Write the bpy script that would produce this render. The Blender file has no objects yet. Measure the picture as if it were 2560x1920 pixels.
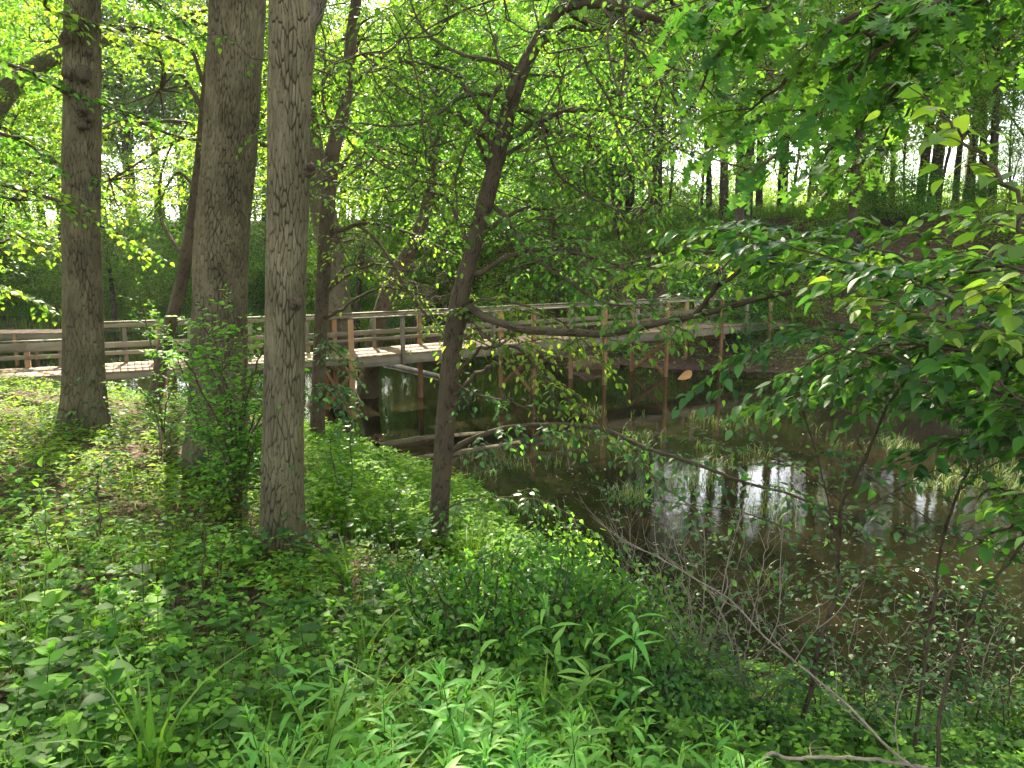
import bpy, math, random
import numpy as np
from mathutils import Vector, noise as mnoise

random.seed(7)
RNG = np.random.default_rng(11)
SC = bpy.context.scene
COL = SC.collection
R = math.radians

# ------------------------------------------------------------------ camera
CAMH = 4.0
F = 770.0
TH = math.atan(127.0 / F)
CT, ST = math.cos(TH), math.sin(TH)
cam_d = bpy.data.cameras.new("camera")
cam = bpy.data.objects.new("camera", cam_d)
COL.objects.link(cam)
cam.location = (0, 0, CAMH)
cam.rotation_euler = (R(90) - TH, 0, 0)
cam_d.sensor_width = 36.0
cam_d.lens = F * 36.0 / 1024.0
cam_d.clip_start = 0.05
cam_d.clip_end = 3000
SC.camera = cam


def ray(px, py):
    u = (384 - py) / F
    return np.array([(px - 512) / F, CT + ST * u, -ST + CT * u])


def W(px, py, D):
    """world point seen at (px, py) of a 1024x768 frame, D metres ahead"""
    d = ray(px, py)
    return np.array([0, 0, CAMH]) + d * (D / d[1])


def WZ(px, py, z=0.0):
    d = ray(px, py)
    return np.array([0, 0, CAMH]) + d * ((z - CAMH) / d[2])


# ------------------------------------------------------------------ terrain height
near_px = [(340, 440), (380, 462), (430, 484), (480, 500), (520, 543), (560, 585),
           (620, 628), (700, 664), (780, 696), (860, 722), (960, 742)]
NEAR = [(-60, 27), (-30, 23), (-18, 21), (-12, 20.5), (-8.6, 19.3), (-6.2, 18.2), (-4.9, 17.6)] + \
       [tuple(WZ(a, b)[:2]) for a, b in near_px] + [(5.5, 6.0), (9, 6.2), (13, 8), (17, 12)]
FAR = [(17, 12), (17, 18), (14.3, 21.5), (11.5, 25.2), (9.0, 26.8), (5.2, 27.6), (3.2, 29.5), (0, 33), (-4.2, 36),
       (-11, 39), (-22, 42), (-30, 40), (-60, 36)]
NEAR = np.array(NEAR, float)
FAR = np.array(FAR, float)
POND = np.vstack([NEAR, FAR[1:]])


def seg_dist(P, L):
    best = np.full(len(P), 1e9)
    for a, b in zip(L[:-1], L[1:]):
        ab = b - a
        t = np.clip(((P - a) @ ab) / (ab @ ab), 0, 1)
        d = np.hypot(*(P - (a + t[:, None] * ab)).T)
        best = np.minimum(best, d)
    return best


def inside(P, poly):
    x, y = P[:, 0], P[:, 1]
    c = np.zeros(len(P), bool)
    n = len(poly)
    for i in range(n):
        x1, y1 = poly[i]
        x2, y2 = poly[(i + 1) % n]
        cond = ((y1 > y) != (y2 > y))
        xi = (x2 - x1) * (y - y1) / (y2 - y1 + 1e-12) + x1
        c ^= cond & (x < xi)
    return c


def sst(a, b, x):
    t = np.clip((x - a) / (b - a), 0, 1)
    return t * t * (3 - 2 * t)


def wob(x, y):
    return (np.sin(x * 1.3 + 2 * np.sin(y * .7)) * np.cos(y * 1.1 + np.sin(x * .9)) * .5 +
            np.sin(x * 3.1 + y * 1.7) * np.cos(y * 2.7 - x * 1.3) * .25)


def heights(X, Y):
    P = np.stack([np.ravel(X), np.ravel(Y)], 1).astype(float)
    dn, df = seg_dist(P, NEAR), seg_dist(P, FAR)
    ins = inside(P, POND)
    zn = 2.6 * (1 - np.exp(-dn / 5.5))
    x, y = P[:, 0], P[:, 1]
    left = sst(6, -14, x)                     # 1 on the left hillside
    zr = 6.1 * sst(0.0, 12.0, df) * .85 + .06 * df * (df < 12) + .72 * (df >= 12)
    zr = np.where(df > 12, 5.9 + .02 * np.clip(df - 12, 0, 30), zr)
    zl = .5 * sst(0, 2, df) + 6.5 * sst(1.5, 34, df) + .02 * df
    zf = zr * (1 - left) + zl * left
    w = sst(.35, .65, df / (dn + df + 1e-9))
    z = zf * (1 - w) + zn * w
    z = z + wob(x, y) * .06 * np.clip(np.minimum(dn, df), 0, 1)
    zin = -.5 * (1 - np.exp(-np.minimum(dn, df) / 1.2))
    z = np.where(ins, zin, z)
    return z.reshape(np.shape(X))


def hz(x, y):
    return float(heights(np.array([x]), np.array([y]))[0])


def G(px, py, dmin=2.0, dmax=90.0):
    """first terrain point on the ray"""
    d = ray(px, py)
    Ds = np.concatenate([np.linspace(dmin, 30, 900), np.linspace(30, dmax, 500)])
    P = np.array([0, 0, CAMH]) + d[None, :] * (Ds / d[1])[:, None]
    h = np.maximum(heights(P[:, 0], P[:, 1]), -.0)
    k = np.argmax(P[:, 2] <= h)
    p = P[k].copy()
    p[2] = h[k]
    return p


# ------------------------------------------------------------------ mesh helpers
def link(name, me, mats, parent=None, smooth=False):
    o = bpy.data.objects.new(name, me)
    COL.objects.link(o)
    if not isinstance(mats, (list, tuple)):
        mats = [mats]
    if len(me.materials) == 0:
        for m in mats:
            me.materials.append(m)
    if parent is not None:
        o.parent = parent
    return o


def mesh_np(name, V, faces, rnd=None, smooth=False, attrs=None, face_mat=None):
    """faces: list of (n,k) int arrays with k = 3 or 4"""
    me = bpy.data.meshes.new(name)
    V = np.asarray(V, np.float32)
    me.vertices.add(len(V))
    me.vertices.foreach_set("co", V.ravel())
    loops, starts, s = [], [], 0
    for f in faces:
        f = np.asarray(f, np.int32)
        if len(f) == 0:
            continue
        n, k = f.shape
        loops.append(f.ravel())
        starts.append(s + np.arange(n, dtype=np.int32) * k)
        s += n * k
    loops = np.concatenate(loops)
    starts = np.concatenate(starts)
    me.loops.add(len(loops))
    me.loops.foreach_set("vertex_index", loops)
    me.polygons.add(len(starts))
    me.polygons.foreach_set("loop_start", starts)
    if smooth:
        me.polygons.foreach_set("use_smooth", np.ones(len(starts), bool))
    if rnd is not None:
        a = me.attributes.new("rnd", 'FLOAT', 'POINT')
        a.data.foreach_set("value", np.asarray(rnd, np.float32))
    if attrs:
        for k, v in attrs.items():
            a = me.attributes.new(k, 'FLOAT_VECTOR', 'POINT')
            a.data.foreach_set("vector", np.asarray(v, np.float32).ravel())
    me.update(calc_edges=True)
    return me


def nrm(a):
    a = np.asarray(a, float)
    return a / (np.linalg.norm(a, axis=-1, keepdims=True) + 1e-9)


def smooth_line(P, n):
    """Catmull-Rom through P (rows may carry extra columns)"""
    P = np.asarray(P, float)
    if len(P) < 3:
        t = np.linspace(0, 1, n)[:, None]
        return P[0] * (1 - t) + P[-1] * t
    Q = np.vstack([2 * P[0] - P[1], P, 2 * P[-1] - P[-2]])
    seg = len(P) - 1
    ts = np.linspace(0, seg - 1e-6, n)
    i = ts.astype(int)
    t = (ts - i)[:, None]
    a, b, c, d = Q[i], Q[i + 1], Q[i + 2], Q[i + 3]
    return .5 * ((2 * b) + (c - a) * t + (2 * a - 5 * b + 4 * c - d) * t ** 2 + (3 * b - a - 3 * c + d) * t ** 3)


class Tubes:
    def __init__(s):
        s.V, s.Q, s.B, s.n = [], [], [], 0

    def add(s, P, r, sides=6, jit=0.0, seed=0, flare=None):
        P = np.asarray(P, float)
        n = len(P)
        r = np.asarray(r, float) * np.ones(n)
        T = nrm(np.gradient(P, axis=0))
        up = np.array([0, 0, 1.]) if abs(T[0, 2]) < .9 else np.array([1., 0, 0])
        A = np.zeros((n, 3))
        a = nrm(np.cross(up, T[0]))
        for i in range(n):
            a = a - T[i] * (a @ T[i])
            a = a / (np.linalg.norm(a) + 1e-9)
            A[i] = a
        Bv = np.cross(T, A)
        th = np.linspace(0, 2 * np.pi, sides, endpoint=False)
        rr = r[:, None] * np.ones(sides)[None]
        L = np.concatenate([[0], np.cumsum(np.linalg.norm(np.diff(P, axis=0), axis=1))])
        if jit:
            rr = rr * (1 + jit * (np.sin(th[None] * 3 + seed + L[:, None] * 1.3) * .5 +
                                  np.sin(th[None] * 5 + seed * 2 - L[:, None] * 2.1) * .3 +
                                  np.sin(th[None] * 2 + seed * 3 + L[:, None] * 5.0) * .25 +
                                  np.sin(th[None] * 9 + seed + L[:, None] * .8) * .25))
        if flare is not None:
            fl, k = flare
            w = np.exp(-L / fl)[:, None]
            rr = rr * (1 + w * (k + .22 * np.sin(th[None] * 4 + seed) + .14 * np.sin(th[None] * 7 + seed * 2)))
        V = P[:, None] + rr[..., None] * (np.cos(th)[None, :, None] * A[:, None] + np.sin(th)[None, :, None] * Bv[:, None])
        R0 = r.max()
        bk = np.stack([np.cos(th)[None] * R0 + 0 * rr, np.sin(th)[None] * R0 + 0 * rr,
                       L[:, None] + 0 * rr + seed * 1.7], -1)
        idx = np.arange(n * sides).reshape(n, sides)
        a0 = idx[:-1]
        a1 = np.roll(idx, -1, 1)[:-1]
        b1 = np.roll(idx, -1, 1)[1:]
        b0 = idx[1:]
        q = np.stack([a0, a1, b1, b0], -1).reshape(-1, 4) + s.n
        s.V.append(V.reshape(-1, 3))
        s.B.append(bk.reshape(-1, 3))
        s.Q.append(q)
        s.n += n * sides
        # end cap
        if r[-1] > .012:
            c = P[-1] + T[-1] * r[-1] * .3
            s.V.append(c[None])
            s.B.append(bk[-1, :1])
            last = idx[-1] + (s.n - n * sides)
            nx = np.roll(last, -1)
            s.Q.append(np.stack([last, nx, np.full(sides, s.n), np.full(sides, s.n)], -1))
            s.n += 1

    def mesh(s, name):
        V = np.vstack(s.V)
        Q = np.vstack(s.Q)
        cap = Q[:, 2] == Q[:, 3]
        return mesh_np(name, V, [Q[~cap], Q[cap][:, :3]], smooth=True, attrs={"bk": np.vstack(s.B)})


# leaf templates: x to the tip, y across, z along the normal (length 1)
def tpl_strip(xs, ws, zs, fold=.12):
    V, Q, T = [], [], []
    n = len(xs)
    for x, w, z in zip(xs, ws, zs):
        V += [(x, w, z + abs(w) * fold), (x, 0, z), (x, -w, z + abs(w) * fold)]
    for i in range(n - 1):
        a, b = 3 * i, 3 * i + 3
        Q += [(a + 1, b + 1, b, a), (a + 2, b + 2, b + 1, a + 1)]
    return np.array(V, float), np.array(Q)


OVATE = tpl_strip([0, .12, .32, .6, .85, 1.0], [.01, .2, .29, .23, .1, .004], [0, .02, .04, .02, -.05, -.12], .3)
HEART = tpl_strip([-.06, .1, .3, .6, .85, 1.0], [.16, .36, .42, .3, .11, .004], [0, .02, .04, .02, -.05, -.12], .25)
SMALL = (np.array([(0, 0, 0), (.45, .27, .09), (1, 0, -.08), (.45, -.27, .09)], float), np.array([(0, 2, 1, 1), (0, 3, 2, 2)]))
LANCE = tpl_strip([0, .15, .4, .65, .85, 1.0], [.015, .07, .1, .075, .035, .003], [0, .05, .07, 0, -.12, -.24], .3)
OAK = tpl_strip([0, .12, .2, .27, .36, .44, .52, .6, .7, .78, .84, .92, 1.0],
                [.01, .05, .24, .25, .08, .34, .42, .12, .1, .27, .24, .07, .005],
                [0, .01, .02, .03, .03, .02, 0, 0, -.02, -.04, -.06, -.09, -.12], .18)
MAPLE = tpl_strip([-.05, .1, .22, .34, .42, .5, .62, .68, .78, 1.0],
                  [.12, .3, .5, .28, .3, .45, .16, .2, .1, .004],
                  [0, .01, .02, .02, .02, .01, 0, -.01, -.04, -.1], .15)


class Leaves:
    def __init__(s):
        s.parts = []

    def add(s, tpl, P, T, N, size, wid=1.0):
        if len(P):
            s.parts.append((tpl, np.asarray(P, float), np.asarray(T, float), np.asarray(N, float),
                            np.ones(len(P)) * size, np.ones(len(P)) * wid))

    def mesh(s, name, rng=RNG):
        VV, QQ, RR, n = [], [], [], 0
        for tpl, P, T, N, size, wid in s.parts:
            TV, TQ = tpl
            T = nrm(T)
            N = nrm(N - T * np.sum(N * T, 1, keepdims=True))
            B = np.cross(N, T)
            k = len(TV)
            lx = TV[None, :, 0] * size[:, None]
            ly = TV[None, :, 1] * (size * wid)[:, None]
            curl = rng.uniform(-.3, 1.6, len(P))[:, None]
            lz = TV[None, :, 2] * size[:, None] * curl
            V = P[:, None] + lx[..., None] * T[:, None] + ly[..., None] * B[:, None] + lz[..., None] * N[:, None]
            VV.append(V.reshape(-1, 3))
            QQ.append((TQ[None] + (np.arange(len(P)) * k)[:, None, None]).reshape(-1, 4) + n)
            RR.append(np.repeat(rng.random(len(P)), k))
            n += len(P) * k
        V = np.vstack(VV)
        Q = np.vstack(QQ)
        tri = Q[:, 2] == Q[:, 3]
        return mesh_np(name, V, [Q[~tri], Q[tri][:, :3]], rnd=np.concatenate(RR))


# ------------------------------------------------------------------ materials
def newmat(name):
    m = bpy.data.materials.new(name)
    m.use_nodes = True
    nt = m.node_tree
    nt.nodes.clear()
    return m, nt.nodes, nt.links


def ramp(N, stops, interp='LINEAR'):
    r = N.new('ShaderNodeValToRGB')
    r.color_ramp.interpolation = interp
    e = r.color_ramp.elements
    e[0].position, e[0].color = stops[0][0], (*stops[0][1], 1)
    e[1].position, e[1].color = stops[1][0], (*stops[1][1], 1)
    for p, c in stops[2:]:
        x = e.new(p)
        x.color = (*c, 1)
    return r


def leaf_mat(name, c0, c1, c2, trans=.5, rough=.42, spec=.35, tcol=1.9):
    m, N, L = newmat(name)
    out = N.new('ShaderNodeOutputMaterial')
    at = N.new('ShaderNodeAttribute')
    at.attribute_name = 'rnd'
    rp = ramp(N, [(0, c0), (1, c2), (.5, c1)])
    L.new(at.outputs['Fac'], rp.inputs[0])
    geo = N.new('ShaderNodeNewGeometry')
    oi = N.new('ShaderNodeObjectInfo')
    hs = N.new('ShaderNodeHueSaturation')
    mr = N.new('ShaderNodeMapRange')
    mr.inputs[3].default_value = .485
    mr.inputs[4].default_value = .512
    L.new(oi.outputs['Random'], mr.inputs[0])
    L.new(mr.outputs[0], hs.inputs['Hue'])
    L.new(rp.outputs[0], hs.inputs['Color'])
    pr = N.new('ShaderNodeBsdfPrincipled')
    pr.inputs['Roughness'].default_value = rough
    pr.inputs['Specular IOR Level'].default_value = spec
    L.new(hs.outputs[0], pr.inputs['Base Color'])
    tr = N.new('ShaderNodeBsdfTranslucent')
    mx = N.new('ShaderNodeMix')
    mx.data_type = 'RGBA'
    mx.blend_type = 'MULTIPLY'
    mx.inputs[0].default_value = 1
    mx.inputs[7].default_value = (tcol * 1.0, tcol * 1.05, tcol * .5, 1)
    L.new(hs.outputs[0], mx.inputs[6])
    L.new(mx.outputs[2], tr.inputs[0])
    sh = N.new('ShaderNodeMixShader')
    sh.inputs[0].default_value = trans
    L.new(pr.outputs[0], sh.inputs[1])
    L.new(tr.outputs[0], sh.inputs[2])
    L.new(sh.outputs[0], out.inputs[0])
    return m


def bark_mat(name, dark, mid, light, sx=34, sz=6.5, bump=.02, moss=None):
    m, N, L = newmat(name)
    out = N.new('ShaderNodeOutputMaterial')
    pr = N.new('ShaderNodeBsdfPrincipled')
    pr.inputs['Roughness'].default_value = .9
    pr.inputs['Specular IOR Level'].default_value = .15
    at = N.new('ShaderNodeAttribute')
    at.attribute_name = 'bk'
    n0 = N.new('ShaderNodeTexNoise')
    n0.inputs['Scale'].default_value = 7
    n0.inputs['Detail'].default_value = 3
    L.new(at.outputs['Vector'], n0.inputs['Vector'])
    wr = N.new('ShaderNodeVectorMath')
    wr.operation = 'MULTIPLY_ADD'
    wr.inputs[1].default_value = (.035, .035, .16)
    L.new(n0.outputs['Color'], wr.inputs[0])
    L.new(at.outputs['Vector'], wr.inputs[2])
    sc = N.new('ShaderNodeVectorMath')
    sc.operation = 'MULTIPLY'
    sc.inputs[1].default_value = (sx, sx, sz)
    L.new(wr.outputs[0], sc.inputs[0])
    vo = N.new('ShaderNodeTexVoronoi')
    vo.feature = 'DISTANCE_TO_EDGE'
    vo.inputs['Scale'].default_value = 1
    L.new(sc.outputs[0], vo.inputs['Vector'])
    n1 = N.new('ShaderNodeTexNoise')
    n1.inputs['Scale'].default_value = 3.2
    n1.inputs['Detail'].default_value = 8
    n1.inputs['Roughness'].default_value = .7
    L.new(sc.outputs[0], n1.inputs['Vector'])
    n2 = N.new('ShaderNodeTexNoise')
    n2.inputs['Scale'].default_value = 1.7
    n2.inputs['Detail'].default_value = 4
    L.new(at.outputs['Vector'], n2.inputs['Vector'])
    # crack mask
    cw = N.new('ShaderNodeMapRange')
    cw.inputs[1].default_value = 0
    cw.inputs[2].default_value = .085
    nw = N.new('ShaderNodeTexNoise')
    nw.inputs['Scale'].default_value = 9
    nw.inputs['Detail'].default_value = 2
    L.new(at.outputs['Vector'], nw.inputs['Vector'])
    wd_ = N.new('ShaderNodeMapRange')
    wd_.inputs[1].default_value = .38
    wd_.inputs[2].default_value = .62
    wd_.inputs[3].default_value = .07
    wd_.inputs[4].default_value = -.012
    L.new(nw.outputs['Fac'], wd_.inputs[0])
    ad_ = N.new('ShaderNodeMath')
    ad_.operation = 'ADD'
    L.new(vo.outputs['Distance'], ad_.inputs[0])
    L.new(wd_.outputs[0], ad_.inputs[1])
    L.new(ad_.outputs[0], cw.inputs[0])
    ml = N.new('ShaderNodeMath')
    ml.operation = 'MULTIPLY'
    n1r = N.new('ShaderNodeMapRange')
    n1r.inputs[1].default_value = .3
    n1r.inputs[2].default_value = .62
    n1r.inputs[3].default_value = .5
    L.new(n1.outputs['Fac'], n1r.inputs[0])
    L.new(cw.outputs[0], ml.inputs[0])
    L.new(n1r.outputs[0], ml.inputs[1])
    rp = ramp(N, [(0, dark), (1, light), (.45, mid)])
    L.new(ml.outputs[0], rp.inputs[0])
    hv = N.new('ShaderNodeHueSaturation')
    vr = N.new('ShaderNodeMapRange')
    vr.inputs[1].default_value = .3
    vr.inputs[2].default_value = .7
    vr.inputs[3].default_value = .72
    vr.inputs[4].default_value = 1.2
    L.new(n2.outputs['Fac'], vr.inputs[0])
    L.new(vr.outputs[0], hv.inputs['Value'])
    L.new(rp.outputs[0], hv.inputs['Color'])
    col = hv.outputs[0]
    if moss:
        geo = N.new('ShaderNodeNewGeometry')
        sp = N.new('ShaderNodeSeparateXYZ')
        L.new(geo.outputs['Position'], sp.inputs[0])
        mm = N.new('ShaderNodeMapRange')
        mm.inputs[1].default_value = moss[0]
        mm.inputs[2].default_value = moss[1]
        mm.inputs[3].default_value = .75
        mm.inputs[4].default_value = 0
        L.new(sp.outputs[2], mm.inputs[0])
        m2 = N.new('ShaderNodeMath')
        m2.operation = 'MULTIPLY'
        L.new(mm.outputs[0], m2.inputs[0])
        L.new(n2.outputs['Fac'], m2.inputs[1])
        mx = N.new('ShaderNodeMix')
        mx.data_type = 'RGBA'
        mx.inputs[7].default_value = (.05, .065, .02, 1)
        L.new(m2.outputs[0], mx.inputs[0])
        L.new(col, mx.inputs[6])
        col = mx.outputs[2]
    L.new(col, pr.inputs['Base Color'])
    bp = N.new('ShaderNodeBump')
    bp.inputs['Strength'].default_value = .9
    bp.inputs['Distance'].default_value = bump
    L.new(ml.outputs[0], bp.inputs['Height'])
    L.new(bp.outputs[0], pr.inputs['Normal'])
    L.new(pr.outputs[0], out.inputs[0])
    return m


def plate_mat(name, dark, mid, light, moss):
    m, N, L = newmat(name)
    out = N.new('ShaderNodeOutputMaterial')
    pr = N.new('ShaderNodeBsdfPrincipled')
    pr.inputs['Roughness'].default_value = .92
    pr.inputs['Specular IOR Level'].default_value = .12
    at = N.new('ShaderNodeAttribute')
    at.attribute_name = 'bk'
    ck = N.new('ShaderNodeAttribute')
    ck.attribute_name = 'crk'
    sp = N.new('ShaderNodeSeparateXYZ')
    L.new(ck.outputs['Vector'], sp.inputs[0])
    sc = N.new('ShaderNodeVectorMath')
    sc.operation = 'MULTIPLY'
    sc.inputs[1].default_value = (60, 60, 9)
    L.new(at.outputs['Vector'], sc.inputs[0])
    n1 = N.new('ShaderNodeTexNoise')
    n1.inputs['Scale'].default_value = 1
    n1.inputs['Detail'].default_value = 6
    n1.inputs['Roughness'].default_value = .7
    L.new(sc.outputs[0], n1.inputs['Vector'])
    n2 = N.new('ShaderNodeTexNoise')
    n2.inputs['Scale'].default_value = 2.1
    n2.inputs['Detail'].default_value = 6
    L.new(at.outputs['Vector'], n2.inputs['Vector'])
    a = N.new('ShaderNodeMath')          # plate tone + streaks
    a.operation = 'MULTIPLY_ADD'
    a.inputs[1].default_value = .9
    L.new(n1.outputs['Fac'], a.inputs[0])
    b = N.new('ShaderNodeMath')
    b.operation = 'MULTIPLY_ADD'
    b.inputs[1].default_value = .28
    b.inputs[2].default_value = -.12
    L.new(sp.outputs[1], b.inputs[0])
    L.new(b.outputs[0], a.inputs[2])
    tone = ramp(N, [(.2, mid), (.85, light)])
    L.new(a.outputs[0], tone.inputs[0])
    mx = N.new('ShaderNodeMix')
    mx.data_type = 'RGBA'
    mx.inputs[6].default_value = (*dark, 1)
    L.new(sp.outputs[0], mx.inputs[0])
    L.new(tone.outputs[0], mx.inputs[7])
    hv = N.new('ShaderNodeHueSaturation')
    vr = N.new('ShaderNodeMapRange')
    vr.inputs[1].default_value = .35
    vr.inputs[2].default_value = .65
    vr.inputs[3].default_value = .65
    vr.inputs[4].default_value = 1.2
    L.new(n2.outputs['Fac'], vr.inputs[0])
    L.new(vr.outputs[0], hv.inputs['Value'])
    L.new(mx.outputs[2], hv.inputs['Color'])
    geo = N.new('ShaderNodeNewGeometry')
    sz = N.new('ShaderNodeSeparateXYZ')
    L.new(geo.outputs['Position'], sz.inputs[0])
    mm = N.new('ShaderNodeMapRange')
    mm.inputs[1].default_value = moss[0]
    mm.inputs[2].default_value = moss[1]
    mm.inputs[3].default_value = 1.3
    mm.inputs[4].default_value = .35
    L.new(sz.outputs[2], mm.inputs[0])
    m2 = N.new('ShaderNodeMath')
    m2.operation = 'MULTIPLY'
    m2.use_clamp = True
    L.new(mm.outputs[0], m2.inputs[0])
    L.new(n2.outputs['Fac'], m2.inputs[1])
    mo = N.new('ShaderNodeMix')
    mo.data_type = 'RGBA'
    mo.inputs[7].default_value = (.06, .062, .022, 1)
    L.new(m2.outputs[0], mo.inputs[0])
    L.new(hv.outputs[0], mo.inputs[6])
    L.new(mo.outputs[2], pr.inputs['Base Color'])
    bp = N.new('ShaderNodeBump')
    bp.inputs['Strength'].default_value = .8
    bp.inputs['Distance'].default_value = .006
    L.new(n1.outputs['Fac'], bp.inputs['Height'])
    L.new(bp.outputs[0], pr.inputs['Normal'])
    L.new(pr.outputs[0], out.inputs[0])
    return m


def wood_mat(name, c0, c1, c2):
    m, N, L = newmat(name)
    out = N.new('ShaderNodeOutputMaterial')
    pr = N.new('ShaderNodeBsdfPrincipled')
    pr.inputs['Roughness'].default_value = .75
    pr.inputs['Specular IOR Level'].default_value = .25
    at = N.new('ShaderNodeAttribute')
    at.attribute_name = 'gr'
    sc = N.new('ShaderNodeVectorMath')
    sc.operation = 'MULTIPLY'
    sc.inputs[1].default_value = (1.6, 26, 26)
    L.new(at.outputs['Vector'], sc.inputs[0])
    n1 = N.new('ShaderNodeTexNoise')
    n1.inputs['Scale'].default_value = 1
    n1.inputs['Detail'].default_value = 6
    n1.inputs['Roughness'].default_value = .65
    L.new(sc.outputs[0], n1.inputs['Vector'])
    n2 = N.new('ShaderNodeTexNoise')
    n2.inputs['Scale'].default_value = 2.3
    n2.inputs['Detail'].default_value = 5
    L.new(at.outputs['Vector'], n2.inputs['Vector'])
    rn = N.new('ShaderNodeAttribute')
    rn.attribute_name = 'rnd'
    a1 = N.new('ShaderNodeMath')
    a1.operation = 'MULTIPLY_ADD'
    a1.inputs[1].default_value = .55
    L.new(n1.outputs['Fac'], a1.inputs[0])
    m2 = N.new('ShaderNodeMath')
    m2.operation = 'MULTIPLY_ADD'
    m2.inputs[1].default_value = .35
    L.new(rn.outputs['Fac'], m2.inputs[0])
    m3 = N.new('ShaderNodeMath')
    m3.operation = 'MULTIPLY_ADD'
    m3.inputs[1].default_value = .6
    m3.inputs[2].default_value = -.25
    L.new(n2.outputs['Fac'], m3.inputs[0])
    L.new(m3.outputs[0], m2.inputs[2])
    L.new(m2.outputs[0], a1.inputs[2])
    rp = ramp(N, [(.15, c0), (.95, c2), (.5, c1)])
    L.new(a1.outputs[0], rp.inputs[0])
    L.new(rp.outputs[0], pr.inputs['Base Color'])
    bp = N.new('ShaderNodeBump')
    bp.inputs['Strength'].default_value = .5
    bp.inputs['Distance'].default_value = .004
    L.new(n1.outputs['Fac'], bp.inputs['Height'])
    L.new(bp.outputs[0], pr.inputs['Normal'])
    L.new(pr.outputs[0], out.inputs[0])
    return m


def noise_mat(name, stops, scale=3, detail=8, rough=.95, bump=.03, bscale=None):
    m, N, L = newmat(name)
    out = N.new('ShaderNodeOutputMaterial')
    pr = N.new('ShaderNodeBsdfPrincipled')
    pr.inputs['Roughness'].default_value = rough
    pr.inputs['Specular IOR Level'].default_value = .2
    geo = N.new('ShaderNodeNewGeometry')
    n1 = N.new('ShaderNodeTexNoise')
    n1.inputs['Scale'].default_value = scale
    n1.inputs['Detail'].default_value = detail
    n1.inputs['Roughness'].default_value = .7
    L.new(geo.outputs['Position'], n1.inputs['Vector'])
    rp = ramp(N, stops)
    L.new(n1.outputs['Fac'], rp.inputs[0])
    L.new(rp.outputs[0], pr.inputs['Base Color'])
    n2 = N.new('ShaderNodeTexNoise')
    n2.inputs['Scale'].default_value = bscale or scale * 4
    n2.inputs['Detail'].default_value = 6
    L.new(geo.outputs['Position'], n2.inputs['Vector'])
    bp = N.new('ShaderNodeBump')
    bp.inputs['Distance'].default_value = bump
    L.new(n2.outputs['Fac'], bp.inputs['Height'])
    L.new(bp.outputs[0], pr.inputs['Normal'])
    L.new(pr.outputs[0], out.inputs[0])
    return m


M = {}
M['leaf_mid'] = leaf_mat('leaf_mid', (.03, .085, .014), (.07, .165, .026), (.13, .25, .04), rough=.55, spec=.18)
M['leaf_bright'] = leaf_mat('leaf_bright', (.055, .125, .018), (.12, .215, .03), (.24, .32, .045), trans=.55, tcol=2.1, rough=.5, spec=.25)
M['leaf_far'] = leaf_mat('leaf_far', (.035, .085, .016), (.08, .155, .03), (.16, .245, .045), trans=.55, tcol=2.0, rough=.55, spec=.25)
M['leaf_cool'] = leaf_mat('leaf_cool', (.025, .08, .02), (.06, .155, .038), (.1, .215, .05), rough=.42, spec=.45)
M['leaf_herb'] = leaf_mat('leaf_herb', (.04, .11, .018), (.115, .27, .034), (.21, .4, .05), rough=.6, spec=.12, trans=.4)
M['leaf_lance'] = leaf_mat('leaf_lance', (.09, .24, .04), (.15, .36, .055), (.23, .45, .08), rough=.5, spec=.25, trans=.4, tcol=1.7)
M['leaf_low'] = leaf_mat('leaf_low', (.04, .1, .012), (.115, .22, .022), (.23, .33, .03), rough=.7, spec=.12, trans=.45, tcol=2.0)
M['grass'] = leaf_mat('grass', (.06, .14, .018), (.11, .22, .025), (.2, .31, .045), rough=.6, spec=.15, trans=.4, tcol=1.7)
M['reed'] = leaf_mat('reed', (.05, .1, .02), (.09, .15, .035), (.2, .2, .09), rough=.5, trans=.3, tcol=1.6)
M['litter'] = leaf_mat('litter', (.05, .03, .018), (.13, .085, .05), (.28, .2, .13), rough=.8, spec=.15, trans=.12, tcol=1.0)
M['dead_leaf'] = leaf_mat('dead_leaf', (.3, .16, .09), (.4, .22, .14), (.45, .28, .18), rough=.8, spec=.15, trans=.3, tcol=1.0)
M['plate_a'] = plate_mat('plate_a', (.022, .016, .01), (.08, .064, .034), (.2, .165, .098), (.8, 3.4))
M['plate_b'] = plate_mat('plate_b', (.028, .02, .013), (.105, .086, .048), (.235, .196, .118), (.8, 3.0))
M['bark_grey'] = bark_mat('bark_grey', (.025, .019, .011), (.1, .082, .05), (.18, .15, .095), moss=(.8, 3.2))
M['bark_pale'] = bark_mat('bark_pale', (.03, .023, .014), (.13, .108, .07), (.22, .185, .125), sx=32, sz=4.6, moss=(.8, 3.0))
M['bark_brown'] = bark_mat('bark_brown', (.022, .016, .009), (.07, .052, .03), (.12, .092, .055), sx=34, sz=6, bump=.015)
M['bark_far'] = bark_mat('bark_far', (.02, .016, .011), (.055, .042, .028), (.1, .08, .055), sx=12, sz=2.5, bump=.04)
M['twig'] = bark_mat('twig', (.03, .022, .014), (.07, .05, .03), (.12, .09, .055), sx=60, sz=20, bump=.003)
M['twig_dead'] = bark_mat('twig_dead', (.1, .08, .055), (.2, .16, .11), (.33, .27, .2), sx=60, sz=14, bump=.004)
M['stem'] = leaf_mat('stem', (.05, .1, .02), (.07, .13, .03), (.09, .15, .04), trans=.1)
M['wood_rail'] = wood_mat('wood_rail', (.08, .066, .038), (.18, .15, .095), (.31, .27, .18))
M['wood_post'] = wood_mat('wood_post', (.12, .055, .022), (.26, .135, .058), (.38, .23, .12))
M['wood_deck'] = wood_mat('wood_deck', (.1, .062, .036), (.22, .14, .085), (.37, .26, .17))
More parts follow.
